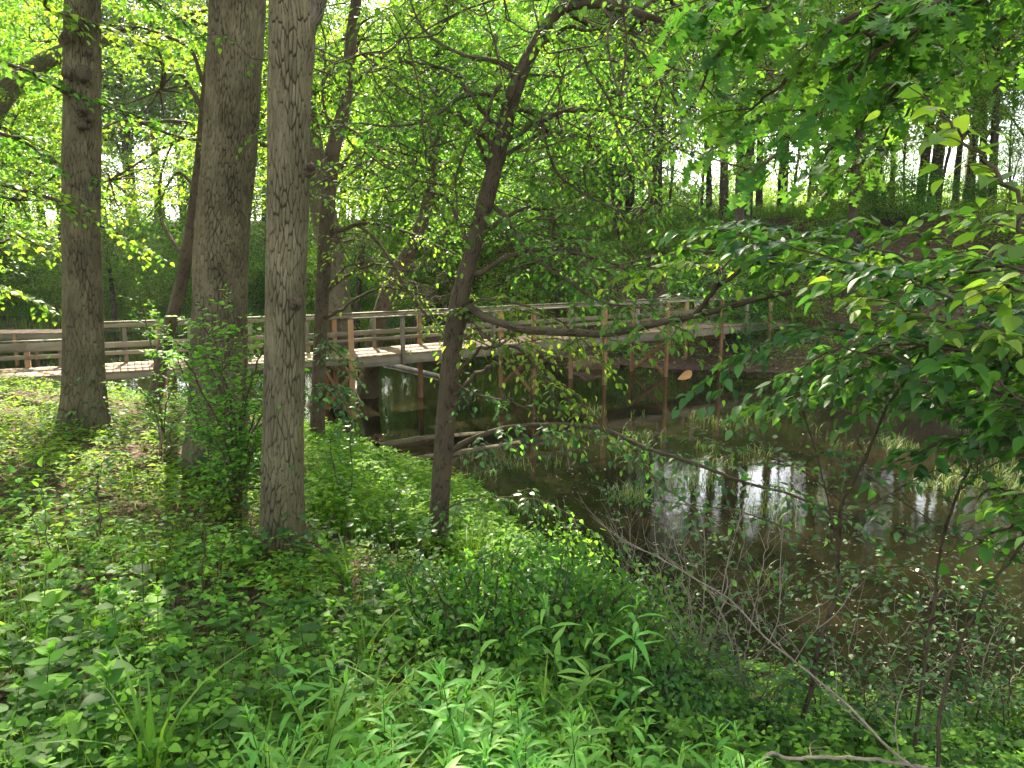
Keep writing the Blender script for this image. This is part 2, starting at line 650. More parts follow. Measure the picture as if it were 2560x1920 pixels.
M['log'] = bark_mat('log', (.05, .04, .03), (.14, .115, .09), (.26, .22, .18), sx=14, sz=1.5, bump=.01)
M['rock'] = noise_mat('rock', [(.3, (.05, .033, .02)), (.7, (.2, .13, .075))], scale=4)


def ground_mat():
    m, N, L = newmat('ground')
    out = N.new('ShaderNodeOutputMaterial')
    pr = N.new('ShaderNodeBsdfPrincipled')
    pr.inputs['Roughness'].default_value = .95
    pr.inputs['Specular IOR Level'].default_value = .15
    geo = N.new('ShaderNodeNewGeometry')
    n1 = N.new('ShaderNodeTexNoise')
    n1.inputs['Scale'].default_value = 9
    n1.inputs['Detail'].default_value = 9
    n1.inputs['Roughness'].default_value = .75
    L.new(geo.outputs['Position'], n1.inputs['Vector'])
    litter = ramp(N, [(.3, (.035, .022, .014)), (.7, (.2, .135, .085)), (.52, (.09, .058, .036))])
    L.new(n1.outputs['Fac'], litter.inputs[0])
    n2 = N.new('ShaderNodeTexNoise')
    n2.inputs['Scale'].default_value = .7
    n2.inputs['Detail'].default_value = 5
    L.new(geo.outputs['Position'], n2.inputs['Vector'])
    grassc = ramp(N, [(.3, (.05, .1, .02)), (.7, (.11, .19, .035))])
    L.new(n1.outputs['Fac'], grassc.inputs[0])
    at = N.new('ShaderNodeAttribute')
    at.attribute_name = 'rnd'          # share of grass, 1 = meadow
    ad = N.new('ShaderNodeMath')
    ad.operation = 'ADD'
    L.new(at.outputs['Fac'], ad.inputs[0])
    L.new(n2.outputs['Fac'], ad.inputs[1])
    mr = N.new('ShaderNodeMapRange')
    mr.inputs[1].default_value = .75
    mr.inputs[2].default_value = 1.1
    L.new(ad.outputs[0], mr.inputs[0])
    mx = N.new('ShaderNodeMix')
    mx.data_type = 'RGBA'
    L.new(mr.outputs[0], mx.inputs[0])
    L.new(litter.outputs[0], mx.inputs[6])
    L.new(grassc.outputs[0], mx.inputs[7])
    L.new(mx.outputs[2], pr.inputs['Base Color'])
    bp = N.new('ShaderNodeBump')
    bp.inputs['Distance'].default_value = .06
    bp.inputs['Strength'].default_value = .8
    L.new(n1.outputs['Fac'], bp.inputs['Height'])
    L.new(bp.outputs[0], pr.inputs['Normal'])
    L.new(pr.outputs[0], out.inputs[0])
    return m


def water_mat():
    m, N, L = newmat('water')
    out = N.new('ShaderNodeOutputMaterial')
    pr = N.new('ShaderNodeBsdfPrincipled')
    pr.inputs['Roughness'].default_value = .02
    pr.inputs['IOR'].default_value = 1.33
    pr.inputs['Specular IOR Level'].default_value = .5
    geo = N.new('ShaderNodeNewGeometry')
    n0 = N.new('ShaderNodeTexNoise')
    n0.inputs['Scale'].default_value = .5
    n0.inputs['Detail'].default_value = 6
    L.new(geo.outputs['Position'], n0.inputs['Vector'])
    rp = ramp(N, [(.35, (.005, .0055, .003)), (.7, (.015, .0125, .006))])
    L.new(n0.outputs['Fac'], rp.inputs[0])
    L.new(rp.outputs[0], pr.inputs['Base Color'])
    n1 = N.new('ShaderNodeTexNoise')
    n1.inputs['Scale'].default_value = 3.5
    n1.inputs['Detail'].default_value = 5
    L.new(geo.outputs['Position'], n1.inputs['Vector'])
    bp = N.new('ShaderNodeBump')
    bp.inputs['Distance'].default_value = .004
    bp.inputs['Strength'].default_value = .5
    L.new(n1.outputs['Fac'], bp.inputs['Height'])
    L.new(bp.outputs[0], pr.inputs['Normal'])
    L.new(pr.outputs[0], out.inputs[0])
    return m


M['ground'] = ground_mat()
M['water'] = water_mat()


# ------------------------------------------------------------------ object helpers
def tag(o, label=None, cat=None, group=None, kind=None):
    if label:
        o['label'] = label
    if cat:
        o['category'] = cat
    if group:
        o['group'] = group
    if kind:
        o['kind'] = kind
    return o


def empty(name, loc=(0, 0, 0), rz=0, **kw):
    o = bpy.data.objects.new(name, None)
    o.empty_display_size = .2
    COL.objects.link(o)
    o.location = loc
    o.rotation_euler = (0, 0, rz)
    return tag(o, **kw)


def copy_tree(o, parent=None):
    c = o.copy()
    COL.objects.link(c)
    if parent is not None:
        c.parent = parent
    for ch in [x for x in KIDS.get(o.name, [])]:
        k = copy_tree(ch, c)
        KIDS.setdefault(c.name, []).append(k)
    return c


KIDS = {}


def part(name, me, mat, parent):
    o = link(name, me, mat, parent)
    KIDS.setdefault(parent.name, []).append(o)
    return o


def rel(P, o):
    """world points -> local points of an unrotated empty"""
    return np.asarray(P, float) - np.array(o.location)[None]


# ------------------------------------------------------------------ ground, water
def axis(a, b, fine0, fine1, step, grow=1.18):
    xs = list(np.arange(fine0, fine1 + 1e-6, step))
    s, x = step, fine1
    while x < b:
        s *= grow
        x += s
        xs.append(x)
    s, x = step, fine0
    while x > a:
        s *= grow
        x -= s
        xs.insert(0, x)
    return np.array(xs)


gx = axis(-280, 280, -30, 30, .28)
gy = axis(-30, 350, -2, 60, .28)
X, Y = np.meshgrid(gx, gy)
Z = heights(X, Y)
nx, ny = len(gx), len(gy)
idx = np.arange(nx * ny).reshape(ny, nx)
Q = np.stack([idx[:-1, :-1], idx[:-1, 1:], idx[1:, 1:], idx[1:, :-1]], -1).reshape(-1, 4)
Pxy = np.stack([X.ravel(), Y.ravel()], 1)
dfar = seg_dist(Pxy, FAR)
meadow = sst(13, 17, dfar) * (Pxy[:, 1] > 20)
gr = meadow * .9 + .25 * sst(-5, -18, X.ravel()) + .1
me = mesh_np('ground', np.stack([X.ravel(), Y.ravel(), Z.ravel()], 1), [Q], rnd=gr, smooth=True)
tag(link('ground', me, M['ground']), kind='structure')
me = mesh_np('pond_water', [(-62, 4, 0), (20, 4, 0), (20, 46, 0), (-62, 46, 0)], [np.array([[0, 1, 2, 3]])])
tag(link('pond_water', me, M['water']), kind='structure')


# ------------------------------------------------------------------ boardwalk
class Boxes:
    def __init__(s):
        s.V, s.Q, s.G, s.R, s.n = [], [], [], [], 0

    def add(s, c, ax, ay, az, lx, ly, lz, bev=.006):
        """box centred at c; ax = long (grain) direction"""
        c = np.array(c, float)
        ax, ay, az = np.array(ax, float), np.array(ay, float), np.array(az, float)
        hx, hy, h = lx / 2, ly / 2, lz / 2
        b = min(bev, hy * .4, h * .4, hx * .4)
        pts = []
        for sx in (-1, 1):
            for sy in (-1, 1):
                for sz in (-1, 1):
                    pts += [(sx * hx, sy * (hy - b), sz * (h - b)), (sx * (hx - b), sy * hy, sz * (h - b)),
                            (sx * (hx - b), sy * (hy - b), sz * h)]
        P = np.array(pts)
        i = lambda a, bb, cc, k: ((a > 0) * 4 + (bb > 0) * 2 + (cc > 0)) * 3 + k
        Q, T = [], []
        for sg in (-1, 1):
            Q += [[i(sg, -1, -1, 0), i(sg, 1, -1, 0), i(sg, 1, 1, 0), i(sg, -1, 1, 0)][::sg],
                  [i(-1, sg, -1, 1), i(-1, sg, 1, 1), i(1, sg, 1, 1), i(1, sg, -1, 1)][::sg],
                  [i(-1, -1, sg, 2), i(1, -1, sg, 2), i(1, 1, sg, 2), i(-1, 1, sg, 2)][::sg]]
        for a in (-1, 1):
            for bb in (-1, 1):
                Q += [[i(a, bb, -1, 0), i(a, bb, 1, 0), i(a, bb, 1, 1), i(a, bb, -1, 1)],
                      [i(a, -1, bb, 0), i(a, 1, bb, 0), i(a, 1, bb, 2), i(a, -1, bb, 2)],
                      [i(-1, a, bb, 1), i(1, a, bb, 1), i(1, a, bb, 2), i(-1, a, bb, 2)]]
                for cc in (-1, 1):
                    T.append([i(a, bb, cc, 0), i(a, bb, cc, 1), i(a, bb, cc, 2), i(a, bb, cc, 2)])
        V = c + P[:, :1] * ax + P[:, 1:2] * ay + P[:, 2:] * az
        s.V.append(V)
        s.G.append(P + np.array([random.random() * 50, random.random() * 50, 0]))
        s.R.append(np.full(24, random.random()))
        s.Q.append(np.array(Q + T) + s.n)
        s.n += 24

    def mesh(s, name):
        Q = np.vstack(s.Q)
        t = Q[:, 2] == Q[:, 3]
        me = mesh_np(name, np.vstack(s.V), [Q[~t], Q[t][:, :3]], rnd=np.concatenate(s.R), attrs={'gr': np.vstack(s.G)})
        import bmesh
        bm = bmesh.new()
        bm.from_mesh(me)
        bmesh.ops.recalc_face_normals(bm, faces=bm.faces)
        bm.to_mesh(me)
        bm.free()
        return me


UP = np.array([0, 0, 1.])
P0 = WZ(353, 418.6)
P1 = WZ(603, 384.8)
BD = nrm((P1 - P0)[:2])
BAY = float(np.linalg.norm((P1 - P0)[:2])) / 3
ZD = 1.55          # deck top
WD = 1.5           # deck width
bw = empty('boardwalk', (float(P0[0]), float(P0[1]), 0),
           label='weathered wooden boardwalk with railings crossing the pond on posts', cat='boardwalk')
OFF = np.array([P0[0], P0[1], 0])


def leg(A, B, z, near_rail, far_rail, name_deck='deck', bay=BAY, bents=True, fascia=.25, full_far=True, deep=-.35, brace=(0,), rail_h=.98):
    """one straight run from A to B (near edge line); far side is to the left of the direction"""
    A = np.array([A[0], A[1], 0.]) - OFF
    B = np.array([B[0], B[1], 0.]) - OFF
    L = float(np.linalg.norm(B - A))
    d = (B - A) / L
    n = np.array([-d[1], d[0], 0.])
    dk = Boxes()
    k = int(L / .145)
    for i in range(k):
        t = (i + .5) * L / k
        dk.add(A + d * t + n * (WD / 2) + UP * (z - .019 + random.uniform(-.002, .002)), n, d, UP,
               WD + .06 + random.uniform(-.01, .01), L / k - .009, .038, .004)
    part('deck', dk.mesh('deck'), M['wood_deck'], bw)
    for s, nm in ((-.0, 'joist'), (WD, 'joist'), (WD / 2, 'joist')):
        j = Boxes()
        m_ = max(1, int(round(L / (bay * 2))))
        for i in range(m_):
            t0, t1 = L * i / m_, L * (i + 1) / m_
            off = {0: .022, WD: -.022}.get(s, 0)
            j.add(A + d * (t0 + t1) / 2 + n * (s + off) + UP * (z - .04 - fascia / 2), d, n, UP, t1 - t0 - .004, .04, fascia)
        part(nm, j.mesh(nm), M['wood_rail'], bw)
    nb = int(round(L / bay))
    for side, on in ((0, near_rail), (1, far_rail)):
        base = n * (WD + .052 if side else -.052)
        inn = n * (-.06 if side else .06)
        for i in range(nb * 2 + 1):
            t = L * i / (nb * 2)
            bent = i % 2 == 0
            if not on and not bent:
                continue
            b = Boxes()
            top = z + rail_h - .045 if on else z - .05
            gz = hz(*(A + d * t + base + OFF)[:2])
            bot = (min(gz, 0) - .3 if bents else gz - .2) if bent else z - .04 - fascia
            wx = .11 if bent else .09
            b.add(A + d * t + base + UP * (top + bot) / 2, UP, d, n, top - bot, wx, .095)
            part('post', b.mesh('post'), M['wood_post'] if bent else M['wood_rail'], bw)
        if on:
            for i in range(nb):
                t0, t1 = L * i / nb, L * (i + 1) / nb
                c = A + d * (t0 + t1) / 2 + base
                b = Boxes()
                b.add(c + UP * (z + rail_h - .019), d, n, UP, t1 - t0 - .004, .13, .03)
                part('handrail', b.mesh('handrail'), M['wood_rail'], bw)
                if side:
                    b = Boxes()
                    b.add(c + inn * 1.15 + UP * (z + rail_h - .1), d, n, UP, t1 - t0 - .004, .035, .085)
                    part('rail_board', b.mesh('rail_board'), M['wood_rail'], bw)
                    for zz, hh in ((.43, .13), (.24, .09)):
                        b = Boxes()
                        b.add(c + inn * 1.15 + UP * (z + zz), d, n, UP, t1 - t0 - .006, .036, hh)
                        part('rail_board', b.mesh('rail_board'), M['wood_rail'], bw)
    # cross beams and X braces of the bents
    for i in range(nb + 1):
        t = L * i / nb
        b = Boxes()
        b.add(A + d * (t + .075) + n * WD / 2 + UP * (z - .04 - fascia - .09), n, d, UP, WD + .3, .04, .18)
        part('cross_beam', b.mesh('cross_beam'), M['wood_post'], bw)
        if i in brace:
            for sg in (-1, 1):
                a = A + d * (t - .06 * sg - .02) + n * (0 if sg > 0 else WD) + UP * .12
                e = A + d * (t - .06 * sg - .02) + n * (WD if sg > 0 else 0) + UP * (z - .35)
                ax = nrm(e - a)
                b = Boxes()
                b.add((a + e) / 2, ax, d, np.cross(ax, d), float(np.linalg.norm(e - a)), .035, .12)
                part('brace', b.mesh('brace'), M['wood_post'], bw)


BD3 = np.array([BD[0], BD[1], 0])
endp = P0 + BD3 * BAY * 8.0
leg(P0, endp, ZD, True, True, brace=(0, 2, 4, 6))
PL = np.array([WZ(90, 372.3, ZD)[0], WZ(90, 372.3, ZD)[1], 0])
leg(PL, P0 - BD3 * .02, ZD - .01, False, True, bay=1.6, fascia=.14, brace=())
PL2 = np.array([WZ(-60, 380.5, ZD)[0], WZ(-60, 380.5, ZD)[1], 0])
leg(PL2, PL, ZD - .02, False, True, bay=1.7, fascia=.14, brace=(), rail_h=.62)
q0 = WZ(-90, 334.5, 1.2)
q1 = WZ(66, 332.5, 1.2)
leg(q0, q1, 1.2, False, False, bay=1.8, fascia=.2, brace=())


# ------------------------------------------------------------------ leafy branches
def twigs(P, tb, lv, tpl, size, start=.15, spacing=.14, tlen=.5, tr=.004, droop=.35, ls=.05, rng=RNG, sub=.5,
          taper=True, upb=0.0, dirb=None, wid=1.0, flat=.35, sides=4, keep=1.0):
    """side twigs with alternate leaves along the polyline P"""
    P = np.asarray(P, float)
    seg = np.linalg.norm(np.diff(P, axis=0), axis=1)
    L = np.concatenate([[0], np.cumsum(seg)])
    tot = L[-1]
    T = nrm(np.gradient(P, axis=0))
    s = tot * start
    sd = 1
    LP, LT, LN, LS = [], [], [], []

    def run(q0, d, ln, r, lev):
        n = 7
        t = np.linspace(0, 1, n)[:, None]
        side = nrm(np.cross(d, UP) + 1e-3)
        wv = rng.uniform(-.15, .15)
        Q = q0 + d * t * ln + np.array([0, 0, -1]) * (t ** 2) * ln * droop * rng.uniform(.6, 1.4) + side * np.sin(t * 3.1) * ln * wv
        tb.add(Q, np.linspace(r, r * .4, n), sides=3 if lev else sides)
        m = max(2, int(ln / ls))
        ts = np.linspace(.12, 1, m)
        k = np.clip(ts * (n - 1), 0, n - 1.001)
        i = k.astype(int)
        f = (k - i)[:, None]
        pos = Q[i] * (1 - f) + Q[i + 1] * f
        tt = nrm(Q[i + 1] - Q[i])
        sg = np.where(np.arange(m) % 2 == 0, 1, -1)[:, None]
        sdv = nrm(np.cross(tt, UP) + 1e-3)
        lt = nrm(tt * .75 + sdv * sg * .8 + rng.normal(0, .22, (m, 3)) + np.array([0, 0, -.28]))
        lt[-1] = nrm(tt[-1] + np.array([0, 0, -.2]))
        ln_ = np.array([0, 0, 1.]) + rng.normal(0, flat, (m, 3))
        ok = rng.random(m) < keep
        LP.append(pos[ok]); LT.append(lt[ok]); LN.append(ln_[ok])
        LS.append((size * rng.uniform(.6, 1.15, m) * (1 - .25 * ts))[ok])
        if lev < 1 and sub > 0:
            for u in np.arange(.25, .9, .22):
                if rng.random() < sub:
                    j = int(u * (n - 1))
                    dd = nrm(nrm(Q[j + 1] - Q[j]) * .8 + nrm(np.cross(d, UP) + 1e-3) * rng.choice([-1, 1]) * .7 + rng.normal(0, .12, 3))
                    run(Q[j], dd, ln * rng.uniform(.35, .6), r * .6, lev + 1)

    while s < tot:
        k = np.searchsorted(L, s) - 1
        k = min(max(k, 0), len(P) - 2)
        f = (s - L[k]) / (seg[k] + 1e-9)
        q = P[k] * (1 - f) + P[k + 1] * f
        side = nrm(np.cross(T[k], UP) + rng.normal(0, .05, 3) + 1e-4)
        d = nrm(T[k] * rng.uniform(.35, .9) + side * sd * rng.uniform(.5, 1.0) + UP * (rng.uniform(-.35, .45) + upb) +
                (dirb if dirb is not None else 0))
        fr = s / tot
        run(q, d, tlen * rng.uniform(.55, 1.2) * ((1 - .45 * fr) if taper else 1), tr * rng.uniform(.8, 1.2), 0)
        sd = -sd
        s += spacing * rng.uniform(.6, 1.5)
    run(P[-1], nrm(P[-1] - P[-2]), tlen * .7, tr, 0)
    if LP:
        lv.add(tpl, np.vstack(LP), np.vstack(LT), np.vstack(LN), np.concatenate(LS), wid)


def pxline(pts, n=24, wig=.0, seed=0):
    """[(px,py,D)...] -> smooth world polyline"""
    Pw = np.array([W(*p) for p in pts])
    S = smooth_line(Pw, n)
    if wig:
        r = np.random.default_rng(seed)
        k = r.normal(0, wig, (n, 3))
        k = (k + np.roll(k, 1, 0) + np.roll(k, -1, 0)) / 3
        k[0] = 0
        S = S + k
    return S


def limb(root, pts, r0, r1, leafm, tpl, size, mat, n=26, wig=.01, tw=None, seed=1, sides=8, name='branch'):
    S = pxline(pts, n, wig, seed)
    tb = Tubes()
    tb.add(rel(S, root), np.linspace(r0, r1, n), sides=sides, jit=.06, seed=seed)
    b = part(name, tb.mesh(name), mat, root)
    if tw is not None:
        tt, lv = Tubes(), Leaves()
        twigs(rel(S, root), tt, lv, tpl, size, rng=np.random.default_rng(seed + 50), **tw)
        w = part('twig', tt.mesh('twig'), M['twig'], b)
        f = part('foliage', lv.mesh('foliage'), leafm, b)
    return S


def trunk_part(root, pts, mat, sides=40, n=90, jit=.035, seed=0, flare=(.35, .45), name='trunk'):
    """pts: (px,py,D,width_px)"""
    Pw = np.array([list(W(a, b, c)) + [w / F * c / 2] for a, b, c, w in pts])
    S = smooth_line(Pw, n)
    tb = Tubes()
    tb.add(rel(S[:, :3], root), S[:, 3], sides=sides, jit=jit, seed=seed, flare=flare)
    return part(name, tb.mesh(name), mat, root), S


def plated_trunk(root, pts, mat, sides, dz, cw, ch, depth, seed, flare, jit=.03, cr=1.0):
    Pw = np.array([list(W(a, b, c)) + [w / F * c / 2] for a, b, c, w in pts])
    L_ = np.linalg.norm(Pw[-1, :3] - Pw[0, :3])
    n = int(L_ / dz)
    S = smooth_line(Pw, n)
    tb = Tubes()
    tb.add(rel(S[:, :3], root), S[:, 3], sides=sides, jit=jit, seed=seed, flare=flare)
    V = tb.V[0].reshape(n, sides, 3)
    r = S[:, 3]
    Lz = np.concatenate([[0], np.cumsum(np.linalg.norm(np.diff(S[:, :3], axis=0), axis=1))])
    nu = int(round(2 * np.pi * r.mean() / cw))
    rng = np.random.default_rng(seed)
    nv = int(Lz[-1] / ch) + 4
    JU, JV, JT = rng.uniform(-.36, .36, (nv, nu)), rng.uniform(-.42, .42, (nv, nu)), rng.random((nv, nu))
    th = np.linspace(0, 1, sides, endpoint=False)
    U = np.broadcast_to(th[None] * nu, (n, sides)).copy()
    Vv = np.broadcast_to(Lz[:, None] / ch + 1.5, (n, sides)).copy()
    U += .3 * np.sin(Vv * 1.1 + seed) + .12 * np.sin(Vv * 2.9 + U * .5)
    Vv += .12 * np.sin(U * 1.3 + seed * 2)
    f1 = np.full((n, sides), 9.)
    f2 = np.full((n, sides), 9.)
    tone = np.zeros((n, sides))
    iu, iv = np.floor(U).astype(int), np.floor(Vv).astype(int)
    for du in (-1, 0, 1):
        for dv in (-1, 0, 1):
            a, b = (iu + du) % nu, np.clip(iv + dv, 0, nv - 1)
            cu = iu + du + .5 + JU[b, a]
            cv = iv + dv + .5 + JV[b, a] + .5 * ((iu + du) % 2)
            d = np.hypot(U - cu, (Vv - cv) * 1.15)
            new = d < f1
            f2 = np.where(new, f1, np.minimum(f2, d))
            tone = np.where(new, JT[b, a], tone)
            f1 = np.where(new, d, f1)
    e = f2 - f1
    wv = cr * (.2 + .16 * np.sin(U * .7 + Vv * .9 + seed) * np.sin(Vv * .37))
    k = np.clip(e / np.maximum(wv, .05), 0, 1)
    k = k * k * (3 - 2 * k)
    kk = np.clip(k + .0, 0, 1)
    T = nrm(np.gradient(rel(S[:, :3], root), axis=0))
    C = rel(S[:, :3], root)[:, None]
    out_ = nrm(V - C)
    fine = .0022 * np.sin(U * 9 + Vv * 3) * np.sin(Vv * 11 + U * 2)
    V = V - out_ * ((1 - kk) * depth - (tone - .5) * depth * .35 - fine)[..., None]
    Qs = np.vstack([q for q in tb.Q if len(q) > sides * 2])
    crk = np.stack([kk, tone, kk * 0], -1).reshape(-1, 3)
    me = mesh_np('trunk', V.reshape(-1, 3), [Qs], smooth=True, attrs={'bk': tb.B[0], 'crk': crk})
    return part('trunk', me, mat, root), S


def base_of(px, py):
    g = G(px, py)
    return g


def knob(root, P, r, mat, seed=0):
    """burl: lumpy dome"""
    n, m = 14, 10
    V, Qs = [], []
    for i in range(m + 1):
        for j in range(n):
            a, b = math.pi * i / m, 2 * math.pi * j / n
            v = Vector((math.sin(a) * math.cos(b), math.sin(a) * math.sin(b), math.cos(a)))
            k = r * (1 + .35 * mnoise.noise(v * 2 + Vector((seed, 0, 0))) + .1 * mnoise.noise(v * 6))
            V.append(np.array(v) * k * np.array([1, 1, 1.25]))
    for i in range(m):
        for j in range(n):
            Qs.append((i * n + j, (i + 1) * n + j, (i + 1) * n + (j + 1) % n, i * n + (j + 1) % n))
    V = np.array(V)
    me = mesh_np('burl', V + rel(P[None], root), [np.array(Qs)], smooth=True, attrs={'bk': V + seed})
    return part('burl', me, mat, root)


# ------------------------------------------------------------------ crowns used by background trees
def crown(seed, Rx, zc, Hz, sprays, per, lsz, rs=.7, tpl=SMALL, low=0.0, hollow=.35):
    rng = np.random.default_rng(seed)
    n = sprays
    v = nrm(rng.normal(0, 1, (n * 3, 3)))
    rad = hollow + (1 - hollow) * rng.random(n * 3) ** .6
    # lumpy outline with gaps
    k = np.array([mnoise.noise(Vector(a * 1.7) + Vector((seed, 0, 0))) for a in v])
    ok = k > -.28
    v, rad, k = v[ok][:n], rad[ok][:n], k[ok][:n]
    C = v * (rad * (1 + .35 * k))[:, None] * np.array([Rx, Rx, Hz]) + np.array([0, 0, zc])
    lv = Leaves()
    m = len(C)
    cnt = per
    Ci = np.repeat(C, cnt, 0)
    rr = np.repeat(rs * rng.uniform(.5, 1.25, m), cnt)
    ang = rng.uniform(0, 2 * np.pi, m * cnt)
    rd = np.sqrt(rng.random(m * cnt)) * rr
    off = np.stack([np.cos(ang) * rd, np.sin(ang) * rd, rng.normal(0, .07, m * cnt) - .25 * rd * rd], 1)
    outw = np.repeat(nrm(C - np.array([0, 0, zc])), cnt, 0)
    outw[:, 2] *= .3
    off[:, 2] -= .3 * np.sum(off * outw, 1)
    P = Ci + off
    T = nrm(off * np.array([1, 1, .3]) + rng.normal(0, .25, (m * cnt, 3)) * rr[:, None] + np.array([0, 0, -.12]))
    N = np.array([0, 0, 1.]) + rng.normal(0, .38, (m * cnt, 3)) + outw * .3
    lv.add(tpl, P, T, N, lsz * rng.uniform(.6, 1.3, m * cnt), rng.uniform(.8, 1.3, m * cnt))
    return lv, C


def bg_tree(name, seed, H, r, Rx, zc, Hz, sprays, per, lsz, leafm, lean=.4, limbs=12, rs=.7):
    rng = np.random.default_rng(seed)
    root = empty(name)
    lv, C = crown(seed, Rx, zc, Hz, sprays, per, lsz, rs)
    tb = Tubes()
    n = 22
    t = np.linspace(0, 1, n)
    a = rng.uniform(0, 6.28)
    ln = np.array([math.cos(a), math.sin(a), 0]) * lean
    wv = rng.normal(0, .12, (n, 3)) * np.array([1, 1, 0])
    wv = np.cumsum(wv, 0) * .35
    Pt = np.stack([0 * t, 0 * t, t * H - .25], 1) + ln * (t ** 1.5)[:, None] * H * .12 + wv * t[:, None]
    tb.add(Pt, r * (1 - .8 * t) + .01, sides=10, jit=.07, seed=seed, flare=(.4, .3))
    for i in range(limbs):
        k = rng.integers(int(n * .25), n - 3)
        c = C[rng.integers(0, len(C))]
        p = Pt[k]
        if c[2] < p[2] - .5:
            c = c + np.array([0, 0, p[2] - c[2] + .6])
        mid = (p + c) / 2 + np.array([0, 0, rng.uniform(-.1, .7)]) + rng.normal(0, .25, 3)
        S = smooth_line(np.array([p, mid, c]), 9)
        rb = r * (1 - .8 * t[k]) * rng.uniform(.3, .5)
        tb.add(S, np.linspace(rb, .012, 9), sides=5, jit=.05, seed=i)
        for j in range(2):
            q = S[rng.integers(3, 8)]
            e = q + rng.normal(0, .8, 3) + nrm(c - p) * .8
            tb.add(smooth_line(np.array([q, (q + e) / 2 + rng.normal(0, .15, 3), e]), 5), np.linspace(rb * .35, .006, 5), sides=4)
    part('trunk', tb.mesh('trunk'), M['bark_far'], root)
    part('crown', lv.mesh('crown'), leafm, root)
    return root


def bush_proto(name, seed, R_, H, sprays, per, lsz, leafm, tpl=SMALL, stems=7):
    rng = np.random.default_rng(seed)
    root = empty(name)
    lv, C = crown(seed, R_, H * .5, H * .52, sprays, per, lsz, rs=.32, tpl=tpl, hollow=.25)
    tb = Tubes()
    for i in range(stems):
        c = C[rng.integers(0, len(C))]
        b = rng.normal(0, .12, 3) * np.array([1, 1, 0])
        b[2] = -.15
        S = smooth_line(np.array([b, (b + c) / 2 + np.array([0, 0, .2]), c]), 8)
        tb.add(S, np.linspace(.018, .005, 8), sides=4)
    part('stem', tb.mesh('stem'), M['twig'], root)
    part('foliage', lv.mesh('foliage'), leafm, root)
    return root


def place(proto, x, y, s=1.0, rz=None, z=None, used=set(), tilt=0.0, **kw):
    o = proto if proto.name not in used else copy_tree(proto)
    used.add(proto.name)
    o.location = (x, y, hz(x, y) if z is None else z)
    o.rotation_euler = (random.uniform(-tilt, tilt), random.uniform(-tilt, tilt), random.uniform(0, 6.28) if rz is None else rz)
    o.scale = (s, s, s * random.uniform(.92, 1.1))
    for k in ('label', 'category', 'group', 'kind'):
        if k in o:
            del o[k]
    return tag(o, **kw)


PROT = {
    'a': bg_tree('broadleaf_tree', 1, 13, .2, 3.6, 7.5, 6.0, 560, 34, .14, M['leaf_far']),
    'b': bg_tree('broadleaf_tree', 2, 12, .16, 3.2, 6.5, 5.6, 480, 34, .14, M['leaf_bright'], lean=1.2),
    'c': bg_tree('broadleaf_tree', 3, 9, .11, 2.8, 5.0, 4.6, 440, 34, .12, M['leaf_far'], lean=1.0),
    'd': bg_tree('broadleaf_tree', 4, 8, .1, 2.6, 4.3, 4.0, 400, 34, .12, M['leaf_bright'], lean=.8),
    'e': bg_tree('tall_tree', 5, 18, .27, 4.3, 11.8, 6.8, 640, 34, .15, M['leaf_mid'], limbs=16),
    'f': bg_tree('tall_tree', 6, 17, .2, 3.9, 10.8, 6.3, 600, 34, .15, M['leaf_bright'], limbs=14),
    's': bg_tree('young_tree', 7, 8, .07, 1.7, 5.2, 2.6, 120, 30, .12, M['leaf_bright'], limbs=8),
}
BUSH = {
    'g': bush_proto('shrub', 21, 1.5, 2.2, 190, 26, .1, M['leaf_mid']),
    'h': bush_proto('shrub', 22, 1.2, 1.8, 160, 26, .09, M['leaf_cool']),
    'i': bush_proto('shrub', 23, 1.7, 2.8, 150, 22, .11, M['leaf_bright']),
}

rr = random.Random(5)
LIT = [W(20, 285, 44)[:2], W(110, 290, 44)[:2], W(160, 290, 45)[:2], W(225, 300, 45)[:2], W(350, 300, 40)[:2], W(560, 250, 38)[:2]]


def blocks(x, y, h):
    dx, dy = math.sin(R(-16)), math.cos(R(-16))
    for q in LIT:
        t = (x - q[0]) * dx + (y - q[1]) * dy
        lat = abs((x - q[0]) * dy - (y - q[1]) * dx)
        if lat < 3.4 and -1 < t < h / .8:
            return True
    return False




def at_px(px, D):
    return (px - 512) / F * D * (CT + .0), D


# far embankment row (right): visible trunks
row = [(560, 40, 'f'), (597, 43, 's'), (618, 41, 'e'), (655, 40, 'e'), (668, 44, 's'), (722, 38, 'f'), (745, 36, 'e'), (757, 43, 'f'),
       (779, 44, 'e'), (790, 42, 's'), (822, 45, 'e'), (828, 41, 'f'), (846, 46, 's'), (866, 38, 'e'), (871, 43, 's'), (882, 40, 's'),
       (888, 45, 'f'), (900, 42, 's'), (915, 40, 'e'), (928, 38, 'e'), (934, 36, 's'), (950, 41, 'f'), (968, 37, 's'), (978, 42, 'e'),
       (987, 36, 'f'), (1005, 38, 's'), (1022, 40, 'e'), (1045, 37, 'f'), (1070, 42, 'e'), (1110, 38, 'f'), (640, 39, 's'), (700, 41, 's'), (708, 44, 'f'), (805, 39, 's'), (735, 46, 's'), (612, 44, 'f'), (858, 44, 'e'), (960, 46, 'e')]
for px, D, k in row:
    x, y = at_px(px, D)
    thin = k == 's'
    place(PROT[k], x, y, s=rr.uniform(.85, 1.1), tilt=.05,
          label='young slender tree in the row on the far embankment against the bright field' if thin else
          'dark-trunked tall tree in the row on the far embankment against the bright field',
          cat='tree', group='slender trees on the far embankment' if thin else 'tall trees on the far embankment')
